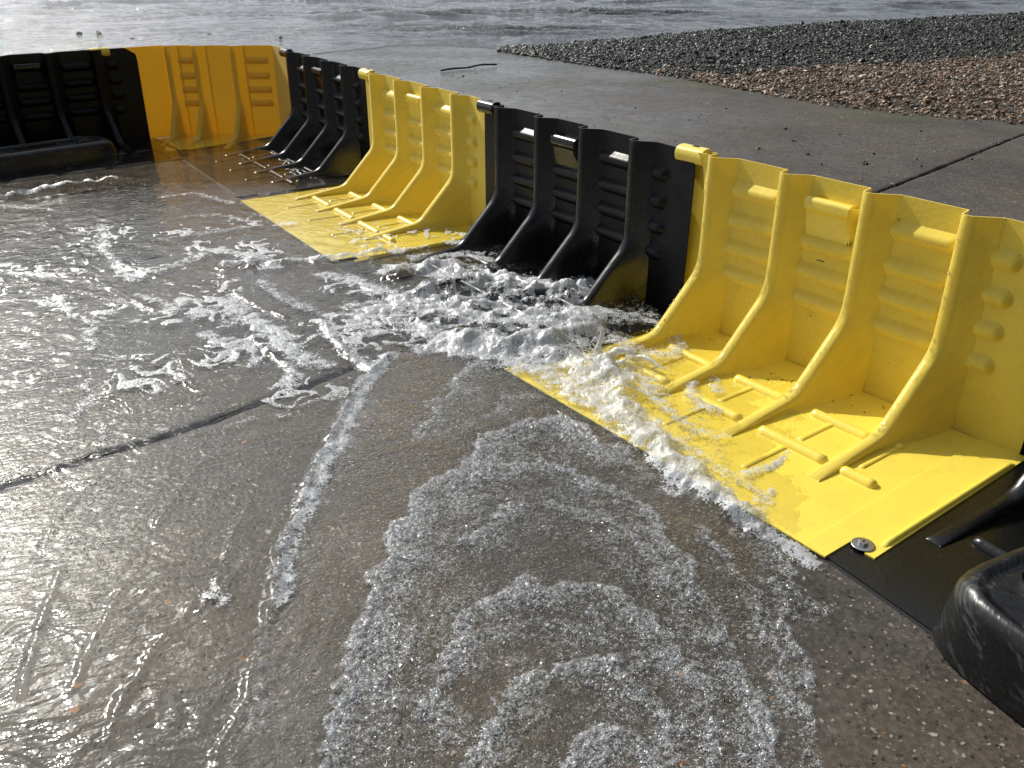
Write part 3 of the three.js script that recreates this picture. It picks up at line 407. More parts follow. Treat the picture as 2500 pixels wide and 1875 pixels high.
// ---------------------------------------------------------------- the water inside the barrier: a running film, crests, white water and foam (plan coordinates in metres)
// half width, strength, course
const FOAM = [
  [0.028, 0.84, [[-0.35,-2.28],[-0.377,-2.183],[-0.4,-2.043],[-0.407,-1.881],[-0.419,-1.781],[-0.427,-1.688],[-0.429,-1.585],[-0.432,-1.499]]],
  [0.022, 0.72, [[-0.432,-1.499],[-0.434,-1.435],[-0.435,-1.375],[-0.426,-1.305],[-0.415,-1.228]]],
  [0.012, 0.5, [[-0.111,-2.198],[-0.152,-2.139],[-0.179,-2.07]]],
  [0.045, 1, [[-0.001,-2.198],[0.056,-2.183],[0.117,-2.111],[0.175,-2.043],[0.227,-1.953],[0.272,-1.881]]],
  [0.055, 1.25, [[0.275,-1.905],[0.309,-1.813],[0.345,-1.729],[0.371,-1.659],[0.397,-1.603]]],
  [0.035, 1.1, [[0.395,-1.594],[0.426,-1.55],[0.456,-1.507],[0.484,-1.467]]],
  [0.024, 1, [[0.482,-1.459],[0.519,-1.42],[0.554,-1.383],[0.577,-1.34]]],
  [0.06, 1, [[0.03,-2.23],[0.12,-2.21],[0.208,-2.154],[0.272,-2.043]]],
  [0.05, 0.9, [[0.117,-2.097],[0.211,-2.043],[0.276,-1.966]]],
  [0.045, 0.8, [[0.21,-2.21],[0.296,-2.154],[0.357,-2.043]]],
  [0.035, 0.7, [[0.26,-2.44],[0.33,-2.31],[0.41,-2.24],[0.49,-2.31]]],
  [0.03, 0.7, [[0.42,-2.51],[0.47,-2.44],[0.5,-2.31]]],
  [0.022, 0.75, [[0.476,-2.097],[0.469,-1.991],[0.479,-1.953],[0.524,-1.941]]],
  [0.02, 0.7, [[0.544,-2.125],[0.539,-2.043]]],
  [0.022, 0.6, [[0.353,-2.017],[0.397,-1.917],[0.438,-1.824],[0.5,-1.802]]],
  [0.016, 0.6, [[0.352,-1.847],[0.404,-1.76],[0.452,-1.679],[0.502,-1.621],[0.538,-1.567]]],
  [0.018, 0.85, [[0.516,-1.64],[0.565,-1.669],[0.617,-1.708],[0.644,-1.749]]],
  [0.02, 0.6, [[0.52,-1.533],[0.553,-1.585],[0.507,-1.483]]],
  [0.08, 1.2, [[-0.41,-2.99],[-0.26,-2.94],[-0.09,-2.82],[0.07,-2.75],[0.21,-2.71]]],
  [0.09, 1.15, [[-0.45,-2.59],[-0.34,-2.67],[-0.22,-2.59],[-0.07,-2.55],[0.11,-2.51],[0.24,-2.55]]],
  [0.075, 1.2, [[-0.2,-2.34],[-0.09,-2.29],[0.02,-2.31],[0.13,-2.34],[0.23,-2.41]]],
  [0.05, 0.8, [[-0.36,-3.14],[-0.19,-3.17],[-0.04,-3.06]]],
  [0.04, 0.8, [[0.23,-2.84],[0.35,-2.75],[0.45,-2.71],[0.5,-2.65]]],
  [0.04, 0.7, [[0.27,-2.59],[0.35,-2.51],[0.43,-2.55]]],
  [0.05, 0.75, [[-0.46,-2.44],[-0.37,-2.51],[-0.26,-2.44],[-0.2,-2.31]]],
  [0.045, 0.8, [[-0.66,-2.94],[-0.56,-2.89],[-0.43,-2.75]]],
  [0.024, 1, [[-1.05,-3.03],[-0.96,-3.05],[-0.86,-3.07],[-0.76,-3.08],[-0.68,-3.1]]],
  [0.03, 1, [[-0.69,-3.08],[-0.6,-3.14],[-0.5,-3.18],[-0.43,-3.21]]],
  [0.022, 0.98, [[-2.33,-3.93],[-2.25,-4.03],[-2.17,-4.14],[-2.08,-4.22],[-1.95,-4.29]]],
  [0.04, 0.5, [[-2.29,-3.85],[-2.15,-3.81],[-2.06,-3.93]]],
  [0.055, 0.95, [[-0.82,-2.55],[-0.72,-2.44],[-0.66,-2.34]]],
  [0.04, 0.85, [[-0.65,-2.32],[-0.6,-2.26],[-0.54,-2.21]]],
  [0.03, 0.8, [[-0.58,-2.51],[-0.52,-2.37],[-0.44,-2.26],[-0.392,-2.183]]],
  [0.03, 0.8, [[-0.63,-2.21],[-0.587,-2.139],[-0.596,-2.07]]],
  [0.035, 0.75, [[-0.94,-2.75],[-0.87,-2.63],[-0.86,-2.51]]],
  [0.035, 0.8, [[-1.09,-2.61],[-1.08,-2.71],[-1.03,-2.69]]],
  [0.035, 0.75, [[-1.0,-2.55],[-0.96,-2.63],[-0.89,-2.59]]],
  [0.03, 0.75, [[-0.93,-2.44],[-0.87,-2.36],[-0.8,-2.37]]],
  [0.025, 0.7, [[-0.83,-2.27],[-0.77,-2.36],[-0.71,-2.21]]],
  [0.03, 0.7, [[-1.68,-3.5],[-1.57,-3.25],[-1.45,-3.06],[-1.32,-2.89]]],
  [0.025, 0.65, [[-1.25,-2.75],[-1.17,-2.71],[-1.07,-2.63]]],
  [0.022, 0.7, [[-1.55,-2.73],[-1.47,-2.67],[-1.36,-2.55],[-1.29,-2.51]]],
  [0.022, 0.7, [[-1.29,-2.51],[-1.28,-2.44],[-1.23,-2.34]]],
  [0.02, 0.6, [[-1.33,-2.71],[-1.23,-2.67],[-1.14,-2.59]]],
  [0.035, 0.6, [[-1.54,-2.99],[-1.65,-2.94],[-1.85,-3.01]]],
  [0.03, 0.55, [[-1.41,-3.37],[-1.28,-3.43],[-1.19,-3.5],[-1.06,-3.56]]],
  [0.03, 0.5, [[-1.41,-3.7],[-1.28,-3.74],[-1.11,-3.63]]],
  [0.03, 0.55, [[-1.62,-4.01],[-1.5,-4.09],[-1.28,-3.93]]],
  [0.04, 0.6, [[-0.95,-3.14],[-1.14,-3.25],[-1.21,-3.09],[-1.29,-2.99]]],
  [0.03, 0.6, [[-0.88,-2.89],[-0.78,-2.75],[-0.7,-2.67],[-0.61,-2.59]]],
  [0.02, 0.6, [[-1.093,-1.917],[-1.102,-1.991],[-1.088,-2.043]]],
  [0.018, 0.6, [[-1.019,-1.893],[-0.979,-1.824],[-0.972,-1.781]]],
  [0.022, 0.7, [[-0.552,-1.253],[-0.527,-1.228],[-0.523,-1.24]]],
];
const BUBBLES = [
  [0.05, 0.9, [[-0.446,-1.497],[-0.442,-1.591],[-0.437,-1.695],[-0.428,-1.788],[-0.418,-1.888],[-0.41,-2.051],[-0.393,-2.185],[-0.35,-2.28]]],
  [0.05, 0.6, [[-0.428,-1.208],[-0.44,-1.31],[-0.443,-1.38],[-0.446,-1.497]]],
  [0.04, 0.6, [[-0.398,-0.908],[-0.407,-1.015],[-0.414,-1.074],[-0.416,-1.127],[-0.425,-1.196]]],
  [0.12, 0.65, [[-0.226,-1.788],[-0.21,-1.924],[-0.188,-2.024],[-0.152,-2.133],[-0.11,-2.21],[-0.033,-2.191]]],
  [0.18, 1, [[-0.29,-0.734],[-0.287,-0.815],[-0.286,-0.877],[-0.288,-0.933],[-0.28,-0.987],[-0.268,-1.044],[-0.265,-1.127],[-0.265,-1.22],[-0.255,-1.303],[-0.243,-1.388],[-0.235,-1.472],[-0.218,-1.556],[-0.16,-1.643],[-0.122,-1.705],[-0.078,-1.798],[-0.03,-1.872],[0.028,-1.912],[0.126,-1.917],[0.205,-1.831],[0.256,-1.735],[0.305,-1.666]]],
  [0.14, 0.78, [[-0.192,-1.441],[-0.146,-1.591],[-0.069,-1.669],[-0.006,-1.709],[0.078,-1.709],[0.149,-1.666],[0.225,-1.595],[0.275,-1.521],[0.309,-1.425],[0.338,-1.331],[0.36,-1.245],[0.377,-1.172],[0.389,-1.106],[0.39,-1.015],[0.385,-0.942],[0.378,-0.877],[0.367,-0.801],[0.355,-0.734]]],
  [0.14, 0.6, [[-0.127,-1.31],[-0.08,-1.441],[-0.016,-1.53],[0.073,-1.556],[0.16,-1.53],[0.229,-1.456],[0.281,-1.366],[0.31,-1.27],[0.333,-1.172]]],
  [0.13, 0.82, [[-0.128,-1.015],[-0.112,-1.095],[-0.086,-1.184],[-0.051,-1.245],[0.021,-1.286],[0.106,-1.273],[0.188,-1.247],[0.246,-1.186],[0.29,-1.111],[0.303,-1.039],[0.305,-0.96],[0.295,-0.877],[0.279,-0.773]]],
  [0.12, 0.55, [[-0.051,-1.116],[-0.013,-1.172],[0.06,-1.19],[0.132,-1.172],[0.19,-1.122],[0.236,-1.059],[0.254,-0.987]]],
  [0.1, 0.9, [[-0.142,-0.925],[-0.127,-0.996],[-0.112,-1.039],[-0.087,-1.052],[-0.071,-1.034]]],
  [0.12, 0.82, [[-0.082,-0.747],[-0.074,-0.815],[-0.064,-0.877],[-0.052,-0.925],[-0.033,-0.982],[-0.004,-1.034],[0.041,-1.074],[0.103,-1.097],[0.171,-1.085],[0.217,-1.029],[0.235,-0.96],[0.238,-0.892],[0.224,-0.773]]],
  [0.13, 0.9, [[0.021,-0.773],[0.056,-0.877],[0.078,-0.916],[0.108,-0.942],[0.143,-0.949],[0.195,-0.925],[0.224,-0.892],[0.235,-0.801]]],
  [0.07, 0.75, [[0.408,-1.556],[0.455,-1.547],[0.487,-1.456],[0.509,-1.38],[0.529,-1.31],[0.544,-1.245],[0.554,-1.184]]],
  [0.06, 0.75, [[0.461,-1.297],[0.496,-1.283],[0.491,-1.184],[0.477,-1.095],[0.464,-1.015],[0.449,-0.933],[0.435,-0.877],[0.414,-0.801]]],
  [0.06, 0.7, [[0.376,-1.488],[0.422,-1.395],[0.44,-1.283],[0.446,-1.172],[0.44,-1.064],[0.418,-0.96]]],
  [0.08, 0.5, [[-0.077,-1.924],[-0.031,-1.998],[0.029,-2.051],[0.089,-2.024]]],
];
const CRESTS = [
  [0.012, 0.007, [[-0.35,-2.27],[-0.392,-2.168],[-0.419,-2.038],[-0.428,-1.881],[-0.441,-1.77],[-0.444,-1.679],[-0.448,-1.576],[-0.444,-1.491],[-0.447,-1.42],[-0.449,-1.361],[-0.439,-1.279],[-0.426,-1.191]]],
  [0.012, 0.006, [[-1.83,-2.98],[-1.7,-2.98],[-1.57,-2.95],[-1.49,-2.93],[-1.37,-2.82],[-1.24,-2.69],[-1.15,-2.62]]],
  [0.012, 0.006, [[-1.44,-3.06],[-1.34,-2.99],[-1.24,-2.92],[-1.17,-2.87]]],
  [0.012, 0.006, [[-1.11,-3.0],[-1.01,-2.94],[-0.92,-2.75],[-0.82,-2.65],[-0.71,-2.55]]],
  [0.012, 0.007, [[-0.6,-2.54],[-0.53,-2.39],[-0.46,-2.26],[-0.392,-2.183]]],
  [0.012, 0.006, [[-0.78,-2.41],[-0.68,-2.27],[-0.613,-2.198],[-0.597,-2.139]]],
  [0.01, 0.004, [[-0.97,-2.31],[-0.911,-2.183],[-0.863,-2.097],[-0.809,-2.043]]],
  [0.01, 0.004, [[-1.064,-2.043],[-0.995,-1.991],[-0.952,-1.941]]],
  [0.01, 0.005, [[-1.98,-3.63],[-1.78,-3.37],[-1.56,-3.09],[-1.46,-2.99]]],
  [0.01, 0.004, [[-0.254,-1.228],[-0.262,-1.123],[-0.278,-1.04],[-0.293,-0.965],[-0.289,-0.873]]],
  [0.01, 0.004, [[-0.423,-1.112],[-0.419,-1.011],[-0.429,-0.921],[-0.428,-0.873]]],
  [0.01, 0.003, [[-0.908,-1.718],[-0.924,-1.585],[-0.937,-1.483],[-0.921,-1.39]]],
  [0.01, 0.003, [[-0.709,-1.659],[-0.722,-1.55],[-0.722,-1.467]]],
  [0.01, 0.003, [[-0.569,-1.228],[-0.601,-1.112],[-0.615,-1.011],[-0.6,-0.921]]],
  [0.008, 0.003, [[-0.368,-1.18],[-0.387,-1.091],[-0.397,-1.011],[-0.401,-0.921],[-0.401,-0.873]]],
  [0.008, 0.003, [[-0.35,-1.39],[-0.358,-1.292],[-0.36,-1.18],[-0.362,-1.08]]],
  [0.008, 0.003, [[-0.163,-1.191],[-0.176,-1.08],[-0.179,-0.983],[-0.176,-0.873]]],
  [0.008, 0.0025, [[-0.309,-1.361],[-0.31,-1.24],[-0.319,-1.134],[-0.33,-1.04],[-0.344,-0.938]]],
  [0.008, 0.0025, [[-0.556,-1.55],[-0.558,-1.42],[-0.547,-1.292],[-0.533,-1.191]]],
  [0.008, 0.0025, [[-0.71,-1.361],[-0.715,-1.24],[-0.71,-1.112],[-0.695,-1.011]]],
  [0.008, 0.003, [[-0.852,-1.319],[-0.834,-1.228],[-0.803,-1.112],[-0.775,-1.011]]],
  [0.008, 0.0025, [[-0.143,-1.292],[-0.141,-1.168],[-0.143,-1.06]]],
  [0.01, 0.0025, [[-0.469,-1.516],[-0.495,-1.39],[-0.534,-1.279],[-0.553,-1.203]]],
  [0.03, 0.02, [[-1.05,-3.04],[-0.86,-3.07],[-0.68,-3.1],[-0.5,-3.18]]],
  [0.035, 0.022, [[-2.34,-3.94],[-2.17,-4.14],[-1.95,-4.29]]],
  [0.06, 0.03, [[-0.26,-2.75],[-0.1,-2.8],[0.05,-2.75],[0.19,-2.69]]],
  [0.05, 0.03, [[-0.13,-2.36],[-0.01,-2.32],[0.13,-2.36],[0.23,-2.42]]],
  [0.05, 0.025, [[-0.41,-2.89],[-0.26,-2.99],[-0.09,-2.94]]],
  [0.05, 0.022, [[0.275,-1.905],[0.345,-1.729],[0.397,-1.603],[0.471,-1.491]]],
  [0.04, 0.02, [[0.06,-2.27],[0.18,-2.24],[0.258,-2.154],[0.29,-1.991]]],
];
const LEVELS = [[-0.987,-1.361,0.006],[-0.668,-1.228,0.005],[-0.689,-0.921,0.004],[-0.415,-0.921,0.003],[-0.315,-1.112,0.003],[-0.171,-1.228,0.003],[-0.004,-1.011,0.003],[0.161,-1.228,0.003],[0.296,-1.06,0.002],[0.388,-1.011,0.001],[-0.111,-1.698,0.003],[0.099,-1.698,0.003],[0.273,-1.435,0.002],[0.425,-1.292,0.001],[0.509,-1.228,-0.001],[0.609,-1.253,-0.006],[0.521,-1.06,-0.008],[0.438,-0.888,-0.008],[0.65,-1.011,-0.012],[0.397,-0.888,-0.002],[-1.277,-1.917,0.008],[-0.931,-1.917,0.008],[-0.584,-1.917,0.006],[-1.81,-2.94,0.012],[-1.32,-2.94,0.012],[-0.75,-2.59,0.012],[-1.67,-3.85,0.016],[-2.2,-4.09,0.022],[-1.13,-3.85,0.01],[-0.66,-2.94,0.016],[-0.33,-2.84,0.028],[-0.01,-2.75,0.034],[0.22,-2.75,0.034],[0.41,-2.67,0.03],[-0.15,-2.37,0.022],[0.1,-2.37,0.028],[-0.28,-2.31,0.01],[-0.318,-2.097,0.004],[-0.129,-2.043,0.003],[-0.007,-2.043,0.003],[0.056,-2.183,0.018],[0.223,-2.183,0.026],[0.34,-2.44,0.028],[0.45,-2.51,0.024],[0.51,-2.37,0.018],[0.346,-1.966,0.022],[0.479,-2.043,0.016],[0.452,-1.781,0.017],[0.524,-1.917,0.012],[0.51,-1.659,0.013],[0.525,-1.516,0.011],[0.573,-1.585,0.006],[0.667,-1.698,0.0],[0.629,-1.966,0.004],[0.633,-2.183,0.004],[0.602,-1.483,0.004],[0.767,-1.516,-0.01],[0.874,-1.802,-0.01],[-1.05,-3.85,0.013],[-0.77,-3.5,0.014],[-0.55,-3.31,0.015],[-0.51,-3.7,0.012],[-0.39,-3.5,0.012],[-0.25,-3.63,0.011],[-0.75,-3.93,0.01],[-0.54,-4.09,0.006],[-0.14,-3.25,0.022],[-0.2,-3.37,0.012],[-1.24,-4.27,0.022],[-1.08,-4.46,0.022],[-1.57,-4.78,0.028],[-1.88,-5.28,0.028],[-1.0,-4.67,0.02],[-1.27,-5.02,0.026],[-2.23,-4.67,0.028],[-2.56,-4.37,0.028],[-0.83,-4.27,0.012]];

const RA = { x0: -3.4, z0: -5.9, cell: 0.005, nx: 980, nz: 1080 };       // plan rasters of the strokes
function raster(list, profile) {
  const a = new Float32Array(RA.nx * RA.nz);
  for (const [w, s, pts] of list) for (let q = 0; q + 1 < pts.length; q++) {
    const [ax, az] = pts[q], [bx, bz] = pts[q + 1], dx = bx - ax, dz = bz - az, L = dx * dx + dz * dz || 1e-9, m = w * 1.7;
    const i0 = Math.max(0, Math.floor((Math.min(ax, bx) - m - RA.x0) / RA.cell)), i1 = Math.min(RA.nx - 1, Math.ceil((Math.max(ax, bx) + m - RA.x0) / RA.cell)), j0 = Math.max(0, Math.floor((Math.min(az, bz) - m - RA.z0) / RA.cell)), j1 = Math.min(RA.nz - 1, Math.ceil((Math.max(az, bz) + m - RA.z0) / RA.cell));
    for (let j = j0; j <= j1; j++) for (let i = i0; i <= i1; i++) {
      const x = RA.x0 + i * RA.cell, z = RA.z0 + j * RA.cell, jx = x + 0.40 * w * n2(x * 12, z * 12) + 0.12 * w * n2(x * 34, z * 34), jz = z + 0.40 * w * n2b(x * 12, z * 12) + 0.12 * w * n2b(x * 34, z * 34);
      const t = clamp(((jx - ax) * dx + (jz - az) * dz) / L), d = Math.hypot(jx - ax - dx * t, jz - az - dz * t) / w;
      if (d < 1.6) { const v = s * profile(d), k = j * RA.nx + i; if (v > a[k]) a[k] = v; }
    }
  }
  return (x, z) => { const u = (x - RA.x0) / RA.cell, v = (z - RA.z0) / RA.cell, i = Math.floor(u), j = Math.floor(v); if (i < 0 || j < 0 || i >= RA.nx - 1 || j >= RA.nz - 1) return 0; const k = j * RA.nx + i, f = u - i, h = v - j; return lerp(lerp(a[k], a[k + 1], f), lerp(a[k + RA.nx], a[k + RA.nx + 1], f), h); };
}
function lobeRaster(list) { // leading edges: sharp in front (left of the course), thinning out behind over its width
  const a = new Float32Array(RA.nx * RA.nz);
  for (const [w, s, pts] of list) {
    const xs = pts.map((p) => p[0]), zs = pts.map((p) => p[1]), m = w * 2.6;
    const i0 = Math.max(0, Math.floor((Math.min(...xs) - m - RA.x0) / RA.cell)), i1 = Math.min(RA.nx - 1, Math.ceil((Math.max(...xs) + m - RA.x0) / RA.cell)), j0 = Math.max(0, Math.floor((Math.min(...zs) - m - RA.z0) / RA.cell)), j1 = Math.min(RA.nz - 1, Math.ceil((Math.max(...zs) + m - RA.z0) / RA.cell));
    for (let j = j0; j <= j1; j++) for (let i = i0; i <= i1; i++) {
      const x = RA.x0 + i * RA.cell, z = RA.z0 + j * RA.cell, jx = x + 0.022 * n2(x * 6, z * 6) + 0.010 * n2(x * 24, z * 24), jz = z + 0.022 * n2b(x * 6, z * 6) + 0.010 * n2b(x * 24, z * 24);
      let best = 1e9, side = 1, tt = 0;
      for (let q = 0; q + 1 < pts.length; q++) { const [ax, az] = pts[q], [bx, bz] = pts[q + 1], dx = bx - ax, dz = bz - az, L = dx * dx + dz * dz || 1e-9, t = clamp(((jx - ax) * dx + (jz - az) * dz) / L), d = Math.hypot(jx - ax - dx * t, jz - az - dz * t); if (d < best - 1e-9) { best = d; side = dx * (jz - az) - dz * (jx - ax); tt = (q + t) / (pts.length - 1); } }
      const ends = smooth(0, 0.10, tt) * smooth(1, 0.90, tt);
      const v = s * (0.35 + 0.65 * ends) * (side < 0 ? smooth(0.010, 0, best) : (0.26 * smooth(2.4, 0.3, best / w) + 0.74 * Math.exp(-((best / w) ** 1.2) * 2.6) + 0.22 * Math.exp(-((best / 0.014) ** 2)))) * (best > w * 2.4 ? 0 : 1), k = j * RA.nx + i;
      if (v > a[k]) a[k] = v;
    }
  }
  return (x, z) => { const u = (x - RA.x0) / RA.cell, v = (z - RA.z0) / RA.cell, i = Math.floor(u), j = Math.floor(v); if (i < 0 || j < 0 || i >= RA.nx - 1 || j >= RA.nz - 1) return 0; const k = j * RA.nx + i, f = u - i, h = v - j; return lerp(lerp(a[k], a[k + 1], f), lerp(a[k + RA.nx], a[k + RA.nx + 1], f), h); };
}
const foamAt = raster(FOAM, (d) => smooth(1.5, 0.1, d)), bubbleAt = lobeRaster(BUBBLES), crestAt = raster(CRESTS, (d) => smooth(1.5, 0, d));
const LV = { cell: 0.04, nx: 122, nz: 135, a: null };
LV.a = new Float32Array(LV.nx * LV.nz);
for (let j = 0; j < LV.nz; j++) for (let i = 0; i < LV.nx; i++) { const x = RA.x0 + i * LV.cell, z = RA.z0 + j * LV.cell; let s = 0, w = 0; for (const [px, pz, l] of LEVELS) { const q = 1 / ((x - px) ** 2 + (z - pz) ** 2 + 0.0015) ** 1.6; s += q * l; w += q; } LV.a[j * LV.nx + i] = s / w; }
function levelAt(x, z) { const u = clamp((x - RA.x0) / LV.cell, 0, LV.nx - 1.01), v = clamp((z - RA.z0) / LV.cell, 0, LV.nz - 1.01), i = Math.floor(u), j = Math.floor(v), k = j * LV.nx + i, f = u - i, h = v - j; return lerp(lerp(LV.a[k], LV.a[k + 1], f), lerp(LV.a[k + LV.nx], LV.a[k + LV.nx + 1], f), h); }
const boilAt = (x, z) => { const a = Math.exp(-(((x + 0.02) / 0.42) ** 2 + ((z + 2.62) / 0.30) ** 2) * 1.2), b = 0.7 * Math.exp(-(((x - 0.27) / 0.17) ** 2 + ((z + 2.15) / 0.2) ** 2)), c = 0.35 * Math.exp(-(((x - 0.42) / 0.14) ** 2 + ((z + 1.8) / 0.3) ** 2)); return Math.max(a, b, c); };
function waterAt(x, z) {
  const L = levelAt(x, z), wet = smooth(-0.004, 0.006, L), boil = boilAt(x, z);
  // ripples drawn out across the flow, finer towards the near edge
  const wx = x + 0.03 * n2(x * 5, z * 5), wz = z + 0.03 * n2b(x * 5, z * 5), dir = -0.08 - 0.5 * smooth(-2.6, -1.2, z), c = Math.cos(dir), s = Math.sin(dir), u = wx * c + wz * s, v = -wx * s + wz * c;
  const gust = 0.55 + 0.65 * n2(x * 1.1 + 3, z * 1.3), calm = 1 - 0.75 * smooth(-3.9, -4.6, z + 0.3 * x);
  const far = smooth(-1.6, -3.0, z);
  let h = 0.0019 * n2(u * 15, v * 42) + 0.0010 * n2b(u * 40, v * 95) + 0.0032 * n2b(u * 6, v * 17) + 0.0004 * n2(x * 120, z * 150);
  h *= clamp(gust, 0.2, 1.3) * lerp(0.75, 1.25, far) * calm;
  const cr = crestAt(x, z) * 1.3 * (0.75 + 0.45 * n2(x * 9, z * 9));
  const bo = boil * (0.013 * n2(x * 5, z * 11) + 0.018 * (1 - Math.abs(n2b(x * 6, z * 14))) + 0.0030 * n2(x * 20, z * 36) + 0.0006 * n2(x * 70, z * 80));
  return L + wet * (h + cr) + bo;
}
function tileA(x, y, fx, fy, seed) { const e = 0.14, g = (u, v) => n2(u * fx + seed, v * fy - seed), wx = smooth(1 - e, 1, x), wy = smooth(1 - e, 1, y), a = wx ? lerp(g(x, y), g(x - 1, y), wx) : g(x, y); return wy ? lerp(a, wx ? lerp(g(x, y - 1), g(x - 1, y - 1), wx) : g(x, y - 1), wy) : a; }
function fan(nr, na, r0, r1, a0, a1, f) { // grid that grows coarser away from the near edge; f(x, z) -> y or null to leave a hole
  const pos = [], idx = [], id = new Int32Array((nr + 1) * (na + 1)).fill(-1);
  for (let j = 0; j <= nr; j++) for (let i = 0; i <= na; i++) {
    const r = r0 * (r1 / r0) ** (j / nr), a = lerp(a0, a1, i / na), x = Math.sin(a) * r, z = -Math.cos(a) * r, y = f(x, z);
    if (y === null) continue;
    id[j * (na + 1) + i] = pos.length / 3; pos.push(x, y, z);
  }
  for (let j = 0; j < nr; j++) for (let i = 0; i < na; i++) { const k = j * (na + 1) + i, a = id[k], b = id[k + 1], c = id[k + na + 1], d = id[k + na + 2]; if (a >= 0 && b >= 0 && c >= 0 && d >= 0) idx.push(a, b, c, b, d, c); }
  const g = new THREE.BufferGeometry(); g.setAttribute('position', new THREE.Float32BufferAttribute(pos, 3)); g.setIndex(idx); g.computeVertexNormals();
  const uv = new Float32Array(pos.length / 3 * 2); for (let i = 0; i < uv.length / 2; i++) { uv[i * 2] = 0.96 * pos[i * 3] - 0.28 * pos[i * 3 + 2]; uv[i * 2 + 1] = 0.28 * pos[i * 3] + 0.96 * pos[i * 3 + 2]; } g.setAttribute('uv', new THREE.BufferAttribute(uv, 2));
  return g;
}
// inside of the barrier line, so that no water stands behind the wall
const WALL = [[1.75, -0.75], [1.19, -1.71], [0.54, -2.58], [-0.075, -3.425], [-0.672, -4.349], [-1.27, -5.282], [-1.43, -5.53], [-2.08, -5.53], [-3.04, -4.80], [-4.2, -3.9]];
function inside(x, z) { for (let i = 0; i + 1 < WALL.length; i++) { const [ax, az] = WALL[i], [bx, bz] = WALL[i + 1]; if ((bx - ax) * (z - az) - (bz - az) * (x - ax) > 0.0) return false; } return true; }
const rippleTex = texture(1024, (x, y) => { const a = 0.05 * n2(x * 6.3, y * 6.3), v = 0.5 + 0.30 * tileA(x, y + a, 9, 30, 82) + 0.16 * tileA(x, y, 22, 62, 83) + 0.05 * tileA(x, y, 120, 150, 84); return [v, v, v]; }, false, 1 / 1.1);
M.water = new THREE.MeshPhysicalMaterial({ name: 'clear shallow water', color: new THREE.Color(0.93, 0.925, 0.90), transmission: 1, thickness: 0, ior: 1.333, roughness: 0.06, bumpMap: rippleTex, bumpScale: 0.0026 });
const grainTex = texture(1024, (x, y) => { const v = 0.5 + 0.16 * tile2(x, y, 18, 85) + 0.22 * tileA(x, y, 60, 60, 86) + 0.20 * tileA(x, y, 130, 130, 87); return [v, v, v]; }, false, 1 / 0.7);
M.filmWater = new THREE.MeshPhysicalMaterial({ name: 'water film over rough concrete', color: new THREE.Color(0.93, 0.925, 0.90), transmission: 1, thickness: 0, ior: 1.333, roughness: 0.05, bumpMap: grainTex, bumpScale: 0.0042 });
M.still = new THREE.MeshPhysicalMaterial({ name: 'still clear water', color: new THREE.Color(0.90, 0.88, 0.84), transmission: 1, thickness: 0, ior: 1.333, roughness: 0.04 });
const overFloor = (x, z) => { const dx = x - 0.5414, dz = z + 2.5822; return 0.8014 * dx + 0.598 * dz < 0.69 && false ? true : (-0.8014 * dx + 0.598 * dz) < 0.675; };
// the pool in the bend lies still behind the little surge; everything nearer runs and ripples
const surge = [[-4, -3.6], [-2.24, -3.91], [-1.98, -4.07], [-1.73, -4.24], [-1.58, -4.26], [-1.15, -4.28], [-0.97, -4.0], [-0.6, -4.0], [2, -4.0]], isPool = (x, z) => z < along(surge, x);
const FRONT = [[-3.0, -0.436], [-2.28, -0.36], [-2.19, -0.385], [-2.04, -0.408], [-1.78, -0.426], [-1.5, -0.437], [-1.2, -0.43], [-0.9, -0.42], [-0.5, -0.40]], nearFilm = (x, z) => z > -2.33 && x > along(FRONT, z);
struct('water', fan(480, 800, 0.62, 7.4, -0.86, 0.72, (x, z) => { if (!inside(x, z) || z < along(surge, x) - 0.03 || (nearFilm(x - 0.012, z) && !overFloor(x, z))) return null; const y = waterAt(x, z); return y < -0.006 ? null : y; }), M.water);
struct('shallow_water', fan(420, 640, 0.62, 2.7, -0.7, 0.72, (x, z) => { if (!inside(x, z) || !nearFilm(x, z) || overFloor(x, z)) return null; const y = waterAt(x, z); return y < -0.006 ? null : y + 0.0006; }), M.filmWater);
struct('still_water', fan(150, 420, 3.7, 7.4, -0.86, 0.2, (x, z) => inside(x, z) && isPool(x, z) ? levelAt(x, z) + 0.0006 * n2(x * 5, z * 14) - 0.003 : null), M.still);

